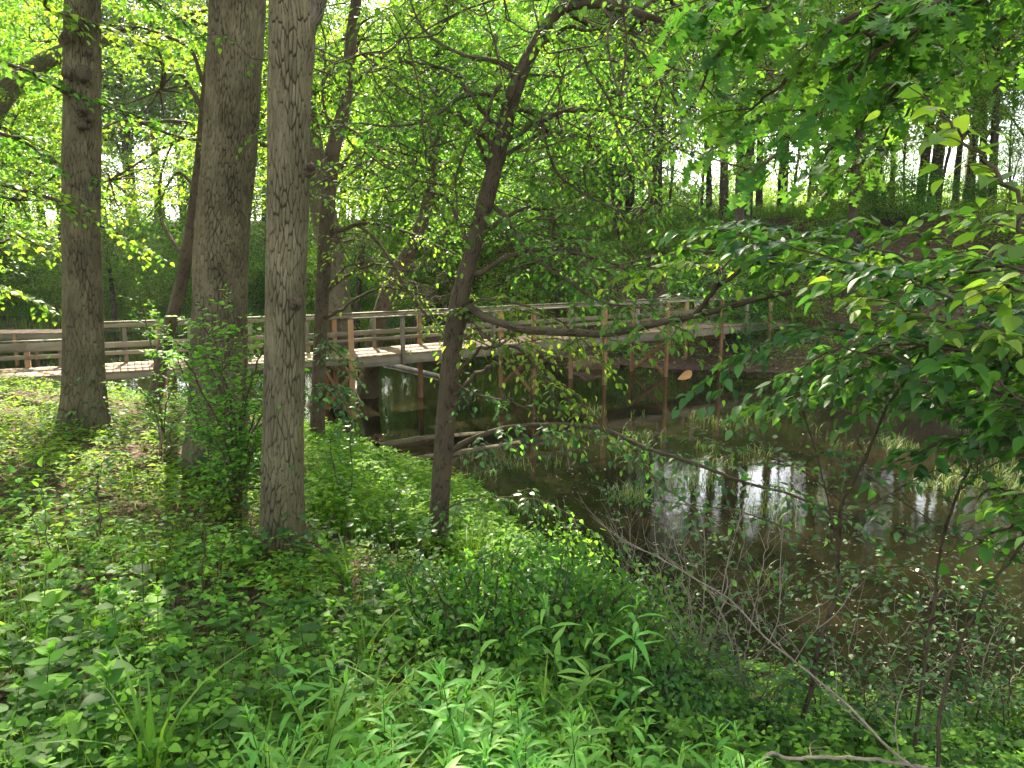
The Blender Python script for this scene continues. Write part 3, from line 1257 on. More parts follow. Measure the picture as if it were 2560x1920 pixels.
# left and middle woods
woods = []
for i in range(34):
    D = rr.uniform(30, 68)
    px = rr.uniform(-160, 600)
    woods.append((px, D))
for px, D in woods:
    x, y = at_px(px, D)
    P_ = np.array([[x, y]])
    if inside(P_, POND)[0] or seg_dist(P_, FAR)[0] < .8:
        y += 8
        x = (px - 512) / F * y
        if inside(np.array([[x, y]]), POND)[0]:
            y += 6
            x = (px - 512) / F * y
    k = rr.choice('aabbcccdd')
    if blocks(x, y, 13):
        continue
    place(PROT[k], x, y, s=rr.uniform(.8, 1.2), tilt=.08,
          label='leafy tree standing in the woods on the slope beyond the pond', cat='tree',
          group='woodland trees beyond the pond')
for i in range(26):
    D = rr.uniform(36, 50)
    px = rr.uniform(330, 640) if i % 2 else rr.uniform(-80, 340)
    x, y = at_px(px, D)
    if inside(np.array([[x, y]]), POND)[0]:
        y += 7
        x = (px - 512) / F * y
    if inside(np.array([[x, y]]), POND)[0]:
        continue
    if blocks(x, y, 11):
        continue
    place(PROT[rr.choice('cdcdb')], x, y, s=rr.uniform(.9, 1.3), tilt=.08, label='leafy tree standing in the woods on the slope beyond the pond', cat='tree',
          group='woodland trees beyond the pond')
for i in range(48):
    D = rr.uniform(44, 66)
    px = -120 + 760 * ((i * 7) % 48 + rr.random()) / 48
    x, y = at_px(px, D)
    if blocks(x, y, 19):
        D += 14
        x, y = at_px(px, D)
    place(PROT[rr.choice('aaff')], x, y, s=rr.uniform(1.2, 1.6), tilt=.05, label='high yellow-green tree filling the sky above the left side of the pond', cat='tree', group='high trees on the left slope')
# second depth of forest, closing the horizon
for i in range(34):
    D = rr.uniform(70, 120)
    px = rr.uniform(-120, 640)
    x, y = at_px(px, D)
    place(PROT[rr.choice('aabfcd')], x, y, s=rr.uniform(.8, 1.15), tilt=.04,
          label='distant tree at the back of the woods beyond the pond', cat='tree', group='distant woodland trees')
for i in range(15):
    D = rr.uniform(58, 85)
    px = 560 + 540 * (i + rr.random()) / 15
    x, y = at_px(px, D)
    place(PROT[rr.choice('ccds')], x, y, s=rr.uniform(.8, 1.25), tilt=.06, label='sunlit leafy tree glowing behind the row on the far embankment', cat='tree', group='sunlit trees behind the embankment row')
for i in range(44):
    D = rr.uniform(46, 62)
    px = 545 + 560 * (i + rr.random()) / 44
    x, y = at_px(px, D)
    place(BUSH['i'], x, y, s=rr.uniform(.8, 1.5), tilt=.1, label='sunlit yellow-green shrub in the bright field edge behind the embankment trees', cat='shrub', group='sunlit shrubs behind the embankment trees')
# far side of the meadow
for i in range(16):
    D = rr.uniform(130, 170)
    px = rr.uniform(560, 1100)
    x, y = at_px(px, D)
    place(PROT[rr.choice('cdb')], x, y, s=rr.uniform(.8, 1.2), tilt=.04,
          label='small tree across the bright field behind the embankment', cat='tree', group='trees across the field')
for i in range(16):
    px = -80 + 460 * (i + rr.random()) / 16
    y = 43.5 + rr.uniform(-1, 4)
    x = (px - 512) / F * y
    if inside(np.array([[x, y]]), POND)[0]:
        continue
    place(BUSH['i' if i % 3 else 'g'], x, y, s=rr.uniform(.7, 1.3), tilt=.1, label='light green shrub on the marshy far shore at the left', cat='shrub', group='shrubs on the marshy far shore')
# shrubs on the far banks
for i in range(64):
    px = rr.uniform(-60, 1080)
    if px < 560:
        D = rr.uniform(34, 52)
    else:
        D = rr.uniform(29, 37)
    x, y = at_px(px, D)
    P_ = np.array([[x, y]])
    if inside(P_, POND)[0] or seg_dist(P_, FAR)[0] < .5:
        continue
    place(BUSH[rr.choice('ghhi')], x, y, s=rr.uniform(.6, 1.25), tilt=.1,
          label='low leafy shrub on the far bank below the trees', cat='shrub', group='shrubs on the far bank')
# overhead canopy: tall trees standing around the viewer's bank and the pond edge
over = [(-13, 27), (-9.5, 30), (-16, 19), (-18, 12), (-13, 8), (-7.5, 24.5), (-19, 27), (9, 31), (-3, 37.5), (13, 30), (19, 22), (19, 14), (-11, 22.5), (-16, 24),
        (-9, 3), (12, 4), (-22, 22)]

# ------------------------------------------------------------------ foreground trees
canopy_spec = [(0, 14.5, 5.0, 4.2), (0, 17.5, 6.0, 5.0), (0, 15.0, 5.0, 4.5)]


SUN = np.array([math.sin(R(-16)) * math.cos(R(38)), math.cos(R(-16)) * math.cos(R(38)), math.sin(R(38))])
SUN_CUTS = [(G(60, 410), 1.3), (G(15, 402), 1.4), (G(110, 398), 1.0), (G(180, 487), .8), (G(150, 472), .8), (G(205, 500), .5), (G(478, 572), .8), (G(495, 560), .6),  # chosen sun patches; crown leaves on their sun paths are cut away
        (G(50, 520), .3), (G(55, 560), .28), (G(130, 640), .3), (G(170, 690), .2), (G(380, 500), .5), (WZ(60, 375, 1.5), .9), (WZ(130, 368, 1.5), .9), (WZ(240, 360, 1.5), .8), (WZ(385, 350, 1.5), .7), (WZ(420, 345, 1.5), .5),
        (WZ(385, 421, 0), .7), (WZ(595, 360, .2), .8), (G(465, 560), .8), (G(480, 590), .7), (W(430, 285, 9.3), .7), (W(410, 265, 9.8), .6), (W(355, 255, 11), .6), (W(505, 350, 9.4), .7), (W(535, 345, 9.2), .5), (W(640, 130, 8.5), .8), (W(690, 160, 8.5), .7)]


def sunlit(P):  # marks leaves to remove so the sun reaches the chosen patches
    P = np.asarray(P, float)
    m = np.zeros(len(P), bool)
    for g_, r_ in SUN_CUTS:
        d = P - g_
        t = d @ SUN
        q = np.linalg.norm(d - t[:, None] * SUN, axis=1)
        m |= (q < r_ * (1 + .25 * np.sin(P[:, 0] * 3 + P[:, 2] * 2))) & (t > 1.0)
    return m


def high_crown(root, top, Rx, Hz, seed, leafm, sprays=420, r=.15):
    """crown above the frame carried by limbs from the trunk top, leaves cut on chosen sun paths"""
    lv, C = crown(seed, Rx, 0, Hz, sprays, 30, .15, rs=.75)
    rng = np.random.default_rng(seed)
    tl = rel(top[None], root)[0]
    cen = tl + np.array([0, 0, Hz + 1.2])
    for i in range(len(lv.parts)):
        p = list(lv.parts[i])
        p[1] = p[1] + cen
        keep = ~sunlit(p[1] + np.array(root.location))
        lv.parts[i] = (p[0], p[1][keep], p[2][keep], p[3][keep], p[4][keep], p[5][keep])
    tb = Tubes()
    for i in range(14):
        c = C[rng.integers(0, len(C))] + cen
        S = smooth_line(np.array([tl - [0, 0, .1], (tl + c) / 2 + rng.normal(0, .3, 3), c]), 12)
        tb.add(S, np.linspace(r * rng.uniform(.5, .9), .015, 12), sides=7, jit=.05, seed=i)
    part('branch', tb.mesh('branch'), M['bark_grey'], root)
    part('crown', lv.mesh('crown'), leafm, root)


def fg_root(name, px, py, **kw):
    g = base_of(px, py)
    return empty(name, (float(g[0]), float(g[1]), float(g[2])), **kw), float(g[1])


# T1
r1, D1 = fg_root('grey_barked_tree', 84, 432, label='straight grey tree trunk with dark knots, leftmost of the large trunks', cat='tree')
t1, S1 = plated_trunk(r1, [(84, 445, D1, 43), (84, 400, D1, 39), (83, 300, D1, 35.5), (81, 200, D1, 34), (82, 100, D1 + .05, 33), (83, 0, D1 + .1, 31),
                         (85, -150, D1 + .3, 29), (90, -400, D1 + .6, 24)], M['plate_a'], 210, .022, .038, .2, .018, 3, (.45, .5), cr=.75)
high_crown(r1, S1[-1, :3], 5.5, 3.6, 61, M['leaf_mid'], sprays=520)
for i, (a, b, w) in enumerate([(76, 45, 4), (92, 30, 4), (96, 55, 3), (93, 78, 6), (79, 78, 4), (97, 120, 3), (92, 127, 4), (78, 95, 3), (91, 112, 5)]):
    d = W(a, b, D1)
    c = np.array([d[0], D1, d[2]])
    ox = (a - 82) / 17.0
    c[0] = c[0] * 1.0
    c[1] = D1 - math.sqrt(max(0, 1 - min(1, ox * ox))) * .25 - .03
    w += 1
    knob(r1, c, w / F * D1 * .9, M['bark_brown'], seed=i)
# T2
r2, D2 = fg_root('grey_barked_tree', 220, 478, label='thickest grey furrowed trunk, middle of the three large trunks', cat='tree')
t2, S2 = plated_trunk(r2, [(221, 490, D2, 62), (220, 430, D2, 58), (219.5, 400, D2, 56), (219.5, 300, D2, 52), (222, 230, D2, 51), (230, 150, D2, 50),
                         (238, 0, D2 + .1, 50), (246, -150, D2 + .2, 46), (262, -420, D2 + .6, 36)], M['plate_a'], 290, .02, .036, .125, .018, 11, (.42, .5), cr=.8)
high_crown(r2, S2[-1, :3], 5.2, 3.8, 62, M['leaf_mid'], sprays=520, r=.2)
# T3
r3, D3 = fg_root('pale_barked_tree', 283, 556, label='smooth pale grey trunk with a round knot, in front of the thickest trunk', cat='tree')
t3, S3 = plated_trunk(r3, [(284, 570, D3, 44), (283, 500, D3, 42), (283, 450, D3, 41), (285.5, 300, D3, 39), (288, 200, D3, 40), (289, 100, D3, 40), (292, 30, D3, 43),
                         (290, -20, D3, 38), (286, -200, D3 + .1, 33), (280, -600, D3 + .4, 26)], M['plate_b'], 240, .016, .03, .2, .015, 23, (.3, .45), cr=.85)
high_crown(r3, S3[-1, :3], 4.4, 3.4, 63, M['leaf_bright'], r=.14)
S = limb(r3, [(302, 40, D3), (312, 18, D3), (322, -5, D3), (340, -50, D3 - .2), (370, -140, D3 - .5)], .085, .05, M['leaf_mid'], OVATE, .08, M['bark_pale'], seed=5,
         sides=16, tw=dict(start=.75, spacing=.3, tlen=.7))
knob(r3, W(296, 303, D3 - .16), .05, M['bark_brown'], seed=4)
S = limb(r3, [(300, 174, D3), (307, 170, D3 - .02), (311, 168, D3 - .02)], .085, .045, None, None, 0, M['bark_brown'], n=8, seed=8, sides=16, name='branch_stub')
# T4
r4, D4 = fg_root('brown_barked_tree', 317, 449, label='slim dark brown trunk standing just right of the pale trunk', cat='tree')
t4, S4 = trunk_part(r4, [(315, 460, D4, 16.0), (317, 440, D4, 14.3), (319, 370, D4, 13.4), (322, 301, D4, 13.4), (326, 231, D4, 13.9), (330, 180, D4, 14.3), (333, 150, D4, 14.3),
                         (341, 120, D4, 12.6), (346, 90, D4, 11.8), (351, 40, D4, 10.9), (356, 0, D4, 10.1), (362, -80, D4, 9.2), (372, -300, D4, 6.7)],
                    M['bark_brown'], sides=24, seed=31, flare=(.35, .4))
TW = dict(start=.15, spacing=.1, tlen=.5, ls=.06, droop=.35, sub=.6)
limb(r4, [(332, 232, D4), (345, 229, D4 - .1), (366, 223, D4 - .3), (402, 231, D4 - .6), (435, 245, D4 - .8), (458, 255, D4 - .9)], .045, .012,
     M['leaf_bright'], OVATE, .085, M['bark_brown'], seed=2, tw=dict(TW, start=.35))
limb(r4, [(360, 226, D4 - .2), (376, 240, D4 - .4), (395, 268, D4 - .7), (420, 308, D4 - .9), (444, 333, D4 - 1.1), (463, 370, D4 - 1.2)], .03, .01,
     M['leaf_bright'], OVATE, .085, M['bark_brown'], seed=3, tw=dict(TW, start=.2, spacing=.13))
limb(r4, [(328, 215, D4), (350, 260, D4 - .2), (385, 278, D4 - .5), (420, 300, D4 - .8), (450, 345, D4 - .9)], .02, .006,
     M['leaf_bright'], OVATE, .085, M['bark_brown'], seed=4, tw=dict(TW, start=.25, spacing=.14))
limb(r4, [(340, 150, D4), (328, 120, D4), (322, 90, D4 + .2), (326, 50, D4 + .3), (318, 10, D4 + .3)], .03, .01,
     M['leaf_mid'], OVATE, .08, M['bark_brown'], seed=6, tw=dict(TW))
limb(r4, [(347, 90, D4), (380, 60, D4 - .2), (420, 20, D4 - .5), (450, -30, D4 - .7)], .03, .01, M['leaf_bright'], OVATE, .08, M['bark_brown'], seed=7, tw=dict(TW))
limb(r4, [(342, 130, D4), (362, 160, D4 + .3), (385, 185, D4 + .5), (400, 215, D4 + .6)], .02, .008, M['leaf_mid'], OVATE, .08, M['bark_brown'], seed=9, tw=dict(TW))
limb(r4, [(322, 330, D4), (330, 345, D4 - .4), (345, 360, D4 - .7), (352, 372, D4 - .8)], .012, .005, M['leaf_cool'], OVATE, .12, M['bark_brown'], seed=12, tw=dict(TW, spacing=.06, start=.1, tlen=.45))
limb(r4, [(322, 400, D4), (330, 385, D4 - .4), (345, 405, D4 - .9), (350, 430, D4 - 1.0)], .012, .005, M['leaf_cool'], OVATE, .12, M['bark_brown'], seed=13, tw=dict(TW, spacing=.06, start=.1, tlen=.45))
high_crown(r4, S4[-1, :3], 2.6, 2.4, 64, M['leaf_bright'], sprays=170, r=.07)

# T5
r5, D5 = fg_root('leaning_tree', 437, 556, label='slim leaning tree with a long low limb, in the middle at the water edge', cat='tree')
t5, S5 = trunk_part(r5, [(434, 570, D5, 23.8), (438, 540, D5, 20.9), (440, 500, D5, 20.1), (447, 407, D5, 19.2), (456, 319, D5, 19.2), (470, 259, D5, 16.4), (490, 185, D5, 16.0),
                         (507, 116, D5, 15.6), (523, 69, D5, 13.7), (546, 28, D5, 11.8), (562, 8, D5 - .05, 11.0), (590, 3, D5 - .2, 10.1), (620, 8, D5 - .4, 8.2), (660, 20, D5 - .7, 5.5)],
                    M['bark_brown'], sides=28, seed=41, flare=(.3, .3))
T5W = dict(start=.12, spacing=.09, tlen=.55, ls=.055, droop=.55, sub=.6)
lim5 = [
    ([(560, 12, D5), (570, -10, D5), (585, -60, D5), (600, -140, D5)], .05, .03, 'leaf_mid', dict(T5W)),
    ([(513, 70, D5), (496, 61, D5), (472, 58, D5 + .2), (450, 49, D5 + .4), (432, 36, D5 + .5), (418, 20, D5 + .6), (405, -10, D5 + .7)], .028, .01, 'leaf_mid', dict(T5W)),
    ([(506, 105, D5), (487, 94, D5 - .1), (461, 98, D5 - .2), (443, 110, D5 - .3), (429, 121, D5 - .4), (396, 126, D5 - .5), (360, 124, D5 - .7)], .026, .008, 'leaf_mid', dict(T5W)),
    ([(495, 145, D5), (476, 130, D5 + .1), (461, 118, D5 + .2), (445, 110, D5 + .3), (414, 98, D5 + .5), (378, 72, D5 + .8)], .026, .008, 'leaf_mid', dict(T5W)),
    ([(511, 74, D5), (494, 94, D5 - .2), (485, 121, D5 - .3), (472, 137, D5 - .3), (461, 159, D5 - .3), (456, 177, D5 - .3), (458, 217, D5 - .4)], .024, .007, 'leaf_bright', dict(T5W)),
    ([(508, 110, D5), (523, 110, D5 - .1), (541, 121, D5 - .2), (546, 145, D5 - .3), (559, 174, D5 - .4), (586, 195, D5 - .6), (622, 212, D5 - .8)], .024, .008, 'leaf_mid', dict(T5W)),
    ([(493, 206, D5), (505, 217, D5 - .1), (519, 239, D5 - .3), (534, 257, D5 - .4), (555, 273, D5 - .5), (595, 298, D5 - .8), (640, 310, D5 - 1.2)], .028, .008, 'leaf_mid', dict(T5W)),
    ([(535, 50, D5), (564, 28, D5 - .2), (586, 30, D5 - .4), (617, 29, D5 - .6), (650, 45, D5 - .9)], .024, .008, 'leaf_bright', dict(T5W)),
    ([(540, 36, D5), (577, 49, D5 - .3), (591, 72, D5 - .4), (609, 101, D5 - .5), (617, 127, D5 - .6), (640, 170, D5 - .8)], .02, .007, 'leaf_bright', dict(T5W)),
    ([(600, 4, D5 - .3), (640, 50, D5 - .6), (670, 90, D5 - .8), (690, 140, D5 - 1.0)], .02, .007, 'leaf_bright', dict(T5W)),
    ([(560, 10, D5), (620, 40, D5 + 1.0), (680, 70, D5 + 1.8), (740, 110, D5 + 2.5), (780, 150, D5 + 3)], .03, .008, 'leaf_mid', dict(T5W)),
    # low limb reaching toward the viewer
    ([(458, 312, D5), (470, 309, D5 - .1), (491, 320, D5 - .5), (532, 330, D5 - 1.1), (602, 333, D5 - 1.9), (648, 325, D5 - 2.4), (694, 317, D5 - 2.8), (740, 303, D5 - 3.2), (790, 292, D5 - 3.5)],
     .048, .016, 'leaf_mid', dict(T5W, start=.62, spacing=.13, tlen=.65)),
    ([(694, 317, D5 - 2.8), (720, 285, D5 - 3), (760, 262, D5 - 3.2), (800, 240, D5 - 3.4)], .02, .008, 'leaf_cool', dict(T5W, spacing=.11, droop=.25, tlen=.55)),
    # lower leafy boughs
    ([(463, 330, D5), (480, 300, D5 - .2), (540, 310, D5 - .6), (570, 330, D5 - .9), (600, 355, D5 - 1.0)], .016, .005, 'leaf_bright', dict(T5W, spacing=.15)),
    ([(456, 300, D5), (490, 340, D5 - .3), (520, 350, D5 - .5), (548, 380, D5 - .7), (570, 400, D5 - .8)], .02, .006, 'leaf_bright', dict(T5W, spacing=.11, tlen=.45)),
    ([(449, 452, D5), (470, 440, D5 - .2), (500, 430, D5 - .4), (540, 425, D5 - .6), (597, 428, D5 - .9), (648, 449, D5 - 1.2), (700, 466, D5 - 1.6), (738, 480, D5 - 1.9), (798, 497, D5 - 2.3), (840, 515, D5 - 2.5)],
     .036, .007, 'leaf_cool', dict(T5W, spacing=.11, start=.12, tlen=.5, keep=.9)),
    ([(597, 428, D5 - .9), (630, 445, D5 - 1.0), (655, 480, D5 - 1.1), (690, 505, D5 - 1.3), (735, 540, D5 - 1.5)], .014, .005, 'leaf_cool', dict(T5W, spacing=.13, keep=.8)),
    ([(450, 380, D5), (480, 395, D5 - .4), (520, 405, D5 - .8), (560, 430, D5 - 1.0)], .014, .005, 'leaf_cool', dict(T5W, spacing=.14, keep=.8)),
    ([(449, 500, D5), (430, 520, D5 - .2), (470, 500, D5 - .6), (540, 500, D5 - .9), (590, 530, D5 - 1.0)], .01, .004, 'leaf_cool', dict(T5W, spacing=.15, keep=.8)),
]
for i, (pts, ra, rb, lm, tw) in enumerate(lim5):
    limb(r5, pts, ra, rb, M[lm], OVATE, .09, M['bark_brown'], seed=70 + i, tw=tw, n=30, sides=10)

# leaning trunk left of the thick one
r6, D6 = fg_root('leaning_tree', 153, 408, label='thin dark leaning tree between the left trunk and the thick trunk', cat='tree')
trunk_part(r6, [(152, 415, D6, 13), (160, 370, D6, 13), (167, 335, D6, 13), (176, 305, D6, 13), (186, 260, D6, 12), (194, 205, D6, 11), (199, 160, D6, 9), (205, 90, D6, 7), (214, 10, D6, 5)],
           M['bark_brown'], sides=18, n=50, seed=9)
TW6 = dict(start=.2, spacing=.13, tlen=.8, ls=.08, sub=.7, droop=.3)
limb(r6, [(196, 190, D6), (178, 172, D6), (160, 200, D6 - .3), (140, 225, D6 - .5)], .03, .01, M['leaf_mid'], OVATE, .1, M['bark_brown'], seed=31, tw=dict(TW6))
limb(r6, [(207, 120, D6), (185, 80, D6), (160, 62, D6), (140, 58, D6 - .4)], .045, .01, M['leaf_bright'], OVATE, .1, M['bark_brown'], seed=32, tw=dict(TW6))
limb(r6, [(186, 262, D6), (160, 215, D6 + .8), (165, 160, D6 + 1), (190, 120, D6 + 1.2)], .04, .01, M['leaf_bright'], OVATE, .1, M['bark_brown'], seed=33, tw=dict(TW6))
limb(r6, [(205, 90, D6), (190, 50, D6), (150, 30, D6 - .3), (110, 25, D6 - .8)], .04, .01, M['leaf_bright'], OVATE, .1, M['bark_brown'], seed=34, tw=dict(TW6))
limb(r6, [(200, 140, D6), (170, 135, D6 - 1), (130, 120, D6 - 1.5), (100, 130, D6 - 2)], .03, .01, M['leaf_bright'], OVATE, .1, M['bark_brown'], seed=35, tw=dict(TW6))

# flooded trunks beyond the bridge
r7 = empty('flooded_tree', tuple(WZ(366, 397, -.3)), label='leaning brown tree rising from the water behind the bridge', cat='tree')
D7 = float(WZ(366, 397)[1])
t7, S7 = trunk_part(r7, [(366, 402, D7, 22), (369, 380, D7, 19), (373, 350, D7, 17), (381, 313, D7, 16), (394, 277, D7, 15), (415, 240, D7, 13), (430, 190, D7, 11), (436, 100, D7, 8), (440, 20, D7, 5)],
           M['bark_brown'], sides=20, n=60, seed=5, flare=(.3, .3))
r8 = empty('flooded_tree', tuple(WZ(335, 404, -.3)), label='wide old trunk in the water behind the bridge, right of the pale trunk', cat='tree')
D8 = float(WZ(335, 404)[1])
t8, S8 = trunk_part(r8, [(334, 410, D8, 40), (334, 370, D8, 33), (336, 330, D8, 30), (335, 280, D8, 27), (325, 220, D8, 25), (314, 160, D8, 22), (305, 90, D8, 17), (300, 0, D8, 12)],
           M['bark_grey'], sides=24, n=60, seed=6, flare=(.5, .4))
for rt, Dq, sd in ((r7, D7, 1), (r8, D8, 2)):
    x0 = 400 if sd == 1 else 318
    for j, (dx, y0, dy) in enumerate([(60, 200, -40), (-70, 170, -50), (50, 120, -60), (-60, 90, -50), (70, 60, -50), (40, 250, -10)]):
        limb(rt, [(x0 + (30 if sd == 1 else 0), y0, Dq), (x0 + dx * .5, y0 + dy * .6, Dq - .4), (x0 + dx, y0 + dy, Dq - .8), (x0 + dx * 1.5, y0 + dy + 12, Dq - 1)], .05, .012,
             M['leaf_mid'] if j % 2 else M['leaf_bright'], SMALL, .13, M['bark_brown'], seed=90 + j + sd * 10,
             tw=dict(start=.1, spacing=.3, tlen=1.1, ls=.09, sub=.9, droop=.3))

for i, (x, y) in enumerate(over):
    ax_ = np.stack([np.full(12, x), np.full(12, y), np.linspace(7, 19, 12)], 1)
    bad = 0
    for g_, r_ in SUN_CUTS:
        d = ax_ - g_
        t = d @ SUN
        bad += np.min(np.linalg.norm(d - t[:, None] * SUN, axis=1)) < 3.2 + r_
    if bad:
        print('over skip', x, y, bad)
        continue
    z = max(hz(x, y), -.3)
    place(PROT['ef'[i % 2]], x, y, s=rr.uniform(.95, 1.15), tilt=.04, z=z,
          label='tall canopy tree standing at the edge of the pond clearing', cat='tree', group='canopy trees around the clearing')

M['float'] = leaf_mat('float', (.07, .06, .035), (.12, .1, .06), (.2, .17, .11), rough=.6, spec=.3, trans=.05, tcol=1.0)
# ------------------------------------------------------------------ flooded-tree and canopy crowns
high_crown(r7, W(440, 10, D7), 5.5, 3.6, 65, M['leaf_mid'], sprays=520, r=.1)
high_crown(r8, W(300, -10, D8), 6.0, 4.0, 66, M['leaf_bright'], sprays=620, r=.14)


# ------------------------------------------------------------------ scatter helpers
def ground_pts(n, px0, px1, d0, d1, rng, zmin=.03, power=0.0):
    px = rng.uniform(px0, px1, n)
    if power == 0:
        D = np.exp(rng.uniform(math.log(d0), math.log(d1), n))
    else:
        D = rng.uniform(d0, d1, n)
    x = (px - 512) / F * D
    z = heights(x, D)
    P = np.stack([x, D, z], 1)
    ok = (z > zmin) & ~inside(P[:, :2], POND)
    return P[ok]


def whorls(P, rng, tpl, lo, hi, size, k0=3, k1=6, tilt=.25, lv=None):
    """k leaves radiating at the top of each little stem"""
    lv = lv or Leaves()
    n = len(P)
    k = rng.integers(k0, k1, n)
    h = rng.uniform(lo, hi, n)
    idx = np.repeat(np.arange(n), k)
    m = len(idx)
    first = np.concatenate([[0], np.cumsum(k)[:-1]])
    j = np.arange(m) - np.repeat(first, k)
    a0 = rng.uniform(0, 6.28, n)[idx] + j * 2 * np.pi / k[idx] + rng.normal(0, .25, m)
    T = np.stack([np.cos(a0), np.sin(a0), rng.uniform(-.35, .2, m)], 1)
    pos = P[idx] + np.stack([0 * a0, 0 * a0, h[idx] + rng.normal(0, .012, m)], 1) + T * .012
    N = np.array([0, 0, 1.]) + rng.normal(0, tilt, (m, 3))
    s = (size * rng.uniform(.55, 1.25, n))[idx] * rng.uniform(.8, 1.1, m)
    lv.add(tpl, pos, T, N, s, rng.uniform(.8, 1.25, m))
    return lv, h


def blades(P, rng, lo, hi, wid, per=5, spread=.05, bend=.6, nst=5):
    """arching grass blades as one mesh"""
    idx = np.repeat(np.arange(len(P)), per)
    m = len(idx)
    b = P[idx] + np.concatenate([rng.normal(0, spread, (m, 2)), np.full((m, 1), -.02)], 1)
    a = rng.uniform(0, 6.28, m)
    dirv = np.stack([np.cos(a), np.sin(a), 0 * a], 1)
    sv = np.stack([-np.sin(a), np.cos(a), 0 * a], 1)
    ln = rng.uniform(lo, hi, m)
    bd = bend * rng.uniform(.2, 1.3, m)
    t = np.linspace(0, 1, nst)
    V = np.zeros((m, nst, 2, 3))
    for i, u in enumerate(t):
        c = b + dirv * (ln * bd * u ** 2)[:, None] * .8 + np.array([0, 0, 1.]) * (ln * (u - .45 * bd * u ** 2.5))[:, None]
        ww = wid * rng.uniform(.9, 1.1) * (1 - u ** 2 * .95) * (.6 + .4 * min(1, u * 4))
        V[:, i, 0] = c + sv * ww / 2
        V[:, i, 1] = c - sv * ww / 2
    ids = np.arange(m * nst * 2).reshape(m, nst, 2)
    Q = np.stack([ids[:, :-1, 0], ids[:, :-1, 1], ids[:, 1:, 1], ids[:, 1:, 0]], -1).reshape(-1, 4)
    return V.reshape(-1, 3), Q, np.repeat(rng.random(m), nst * 2)


def stuff(name, me, mat):
    return tag(link(name, me, mat), kind='stuff')


# near herbs
g = np.random.default_rng(101)
P = ground_pts(9500, -260, 1300, 1.5, 6.5, g)
P = P[wob(P[:, 0] * 2.3, P[:, 1] * 2.3) > -.42]
BARE = [(G(10, 660), .22), (G(30, 735), .2), (G(-20, 760), .3), (G(90, 700), .1), (G(200, 640), .18), (G(250, 700), .1)]
for c_, r_ in BARE:
    P = P[np.hypot(P[:, 0] - c_[0], P[:, 1] - c_[1]) > r_]
lv, h = whorls(P, g, OVATE, .03, .38, .056, 3, 6, tilt=.45)
st = Tubes()
stuff('ground_cover', lv.mesh('ground_cover'), M['leaf_herb'])
P = ground_pts(7500, -300, 700, 5.5, 20, g)
P = P[wob(P[:, 0] * 1.3 + 4, P[:, 1] * 1.3) > -.45]
lv, _ = whorls(P, g, SMALL, .03, .28, .085, 3, 6)
P = ground_pts(9000, -300, 720, 8, 21, g)
P = P[wob(P[:, 0] * 1.3 + 4, P[:, 1] * 1.3) > -.5]
whorls(P, g, SMALL, .02, .2, .075, 3, 6, lv=lv)
stuff('ground_cover', lv.mesh('ground_cover'), M['leaf_low'])
P = ground_pts(3800, -260, 1300, 1.5, 5.5, g)
lv, _ = whorls(P, g, MAPLE, .04, .3, .085, 1, 4)
P2 = ground_pts(2600, -260, 1300, 1.5, 8, g)
whorls(P2, g, HEART, .05, .34, .075, 2, 4, lv=lv)
stuff('broadleaf_seedlings', lv.mesh('broadleaf_seedlings'), M['leaf_mid'])
# thin stems under the herbs
P = ground_pts(9000, -260, 1300, 1.5, 9, g)
V, Q_, rn_ = blades(P, g, .12, .4, .0045, per=1, spread=.01, bend=.3, nst=4)
stuff('herb_stems', mesh_np('herb_stems', V, [Q_], rnd=rn_), M['stem'])
# grass
P = ground_pts(5200, -260, 1300, 1.5, 8, g)
P = P[wob(P[:, 0] * 1.7, P[:, 1] * 1.7) > .1]
V, Q_, rn_ = blades(P, g, .14, .5, .006, per=5)
stuff('grass', mesh_np('grass', V, [Q_], rnd=rn_), M['grass'])
P = ground_pts(5200, 300, 640, 8, 17, g)
lv, _ = whorls(P[:2600], g, SMALL, .1, .42, .1, 3, 6)
stuff('bank_herbs', lv.mesh('bank_herbs'), M['leaf_low'])
P = P[wob(P[:, 0] * 1.1, P[:, 1] * 1.1) > -.25]
V, Q_, rn_ = blades(P, g, .15, .42, .009, per=6, spread=.09)
stuff('bank_grass', mesh_np('bank_grass', V, [Q_], rnd=rn_), M['grass'])
# leaf litter
P = ground_pts(22000, -260, 1300, 1.5, 16, g)
n = len(P)
a = g.uniform(0, 6.28, n)
lv = Leaves()
lv.add(MAPLE if False else OVATE, P + [0, 0, .012], np.stack([np.cos(a), np.sin(a), g.normal(0, .15, n)], 1),
       np.array([0, 0, 1.]) + g.normal(0, .35, (n, 3)), .075 * g.uniform(.5, 1.2, n), g.uniform(.8, 1.5, n))
stuff('leaf_litter', lv.mesh('leaf_litter'), M['litter'])

# ---- far banks
def far_pts(n, px0, px1, d0, d1, rng):
    P = ground_pts(n, px0, px1, d0, d1, rng, power=1)
    return P[P[:, 1] > 22]


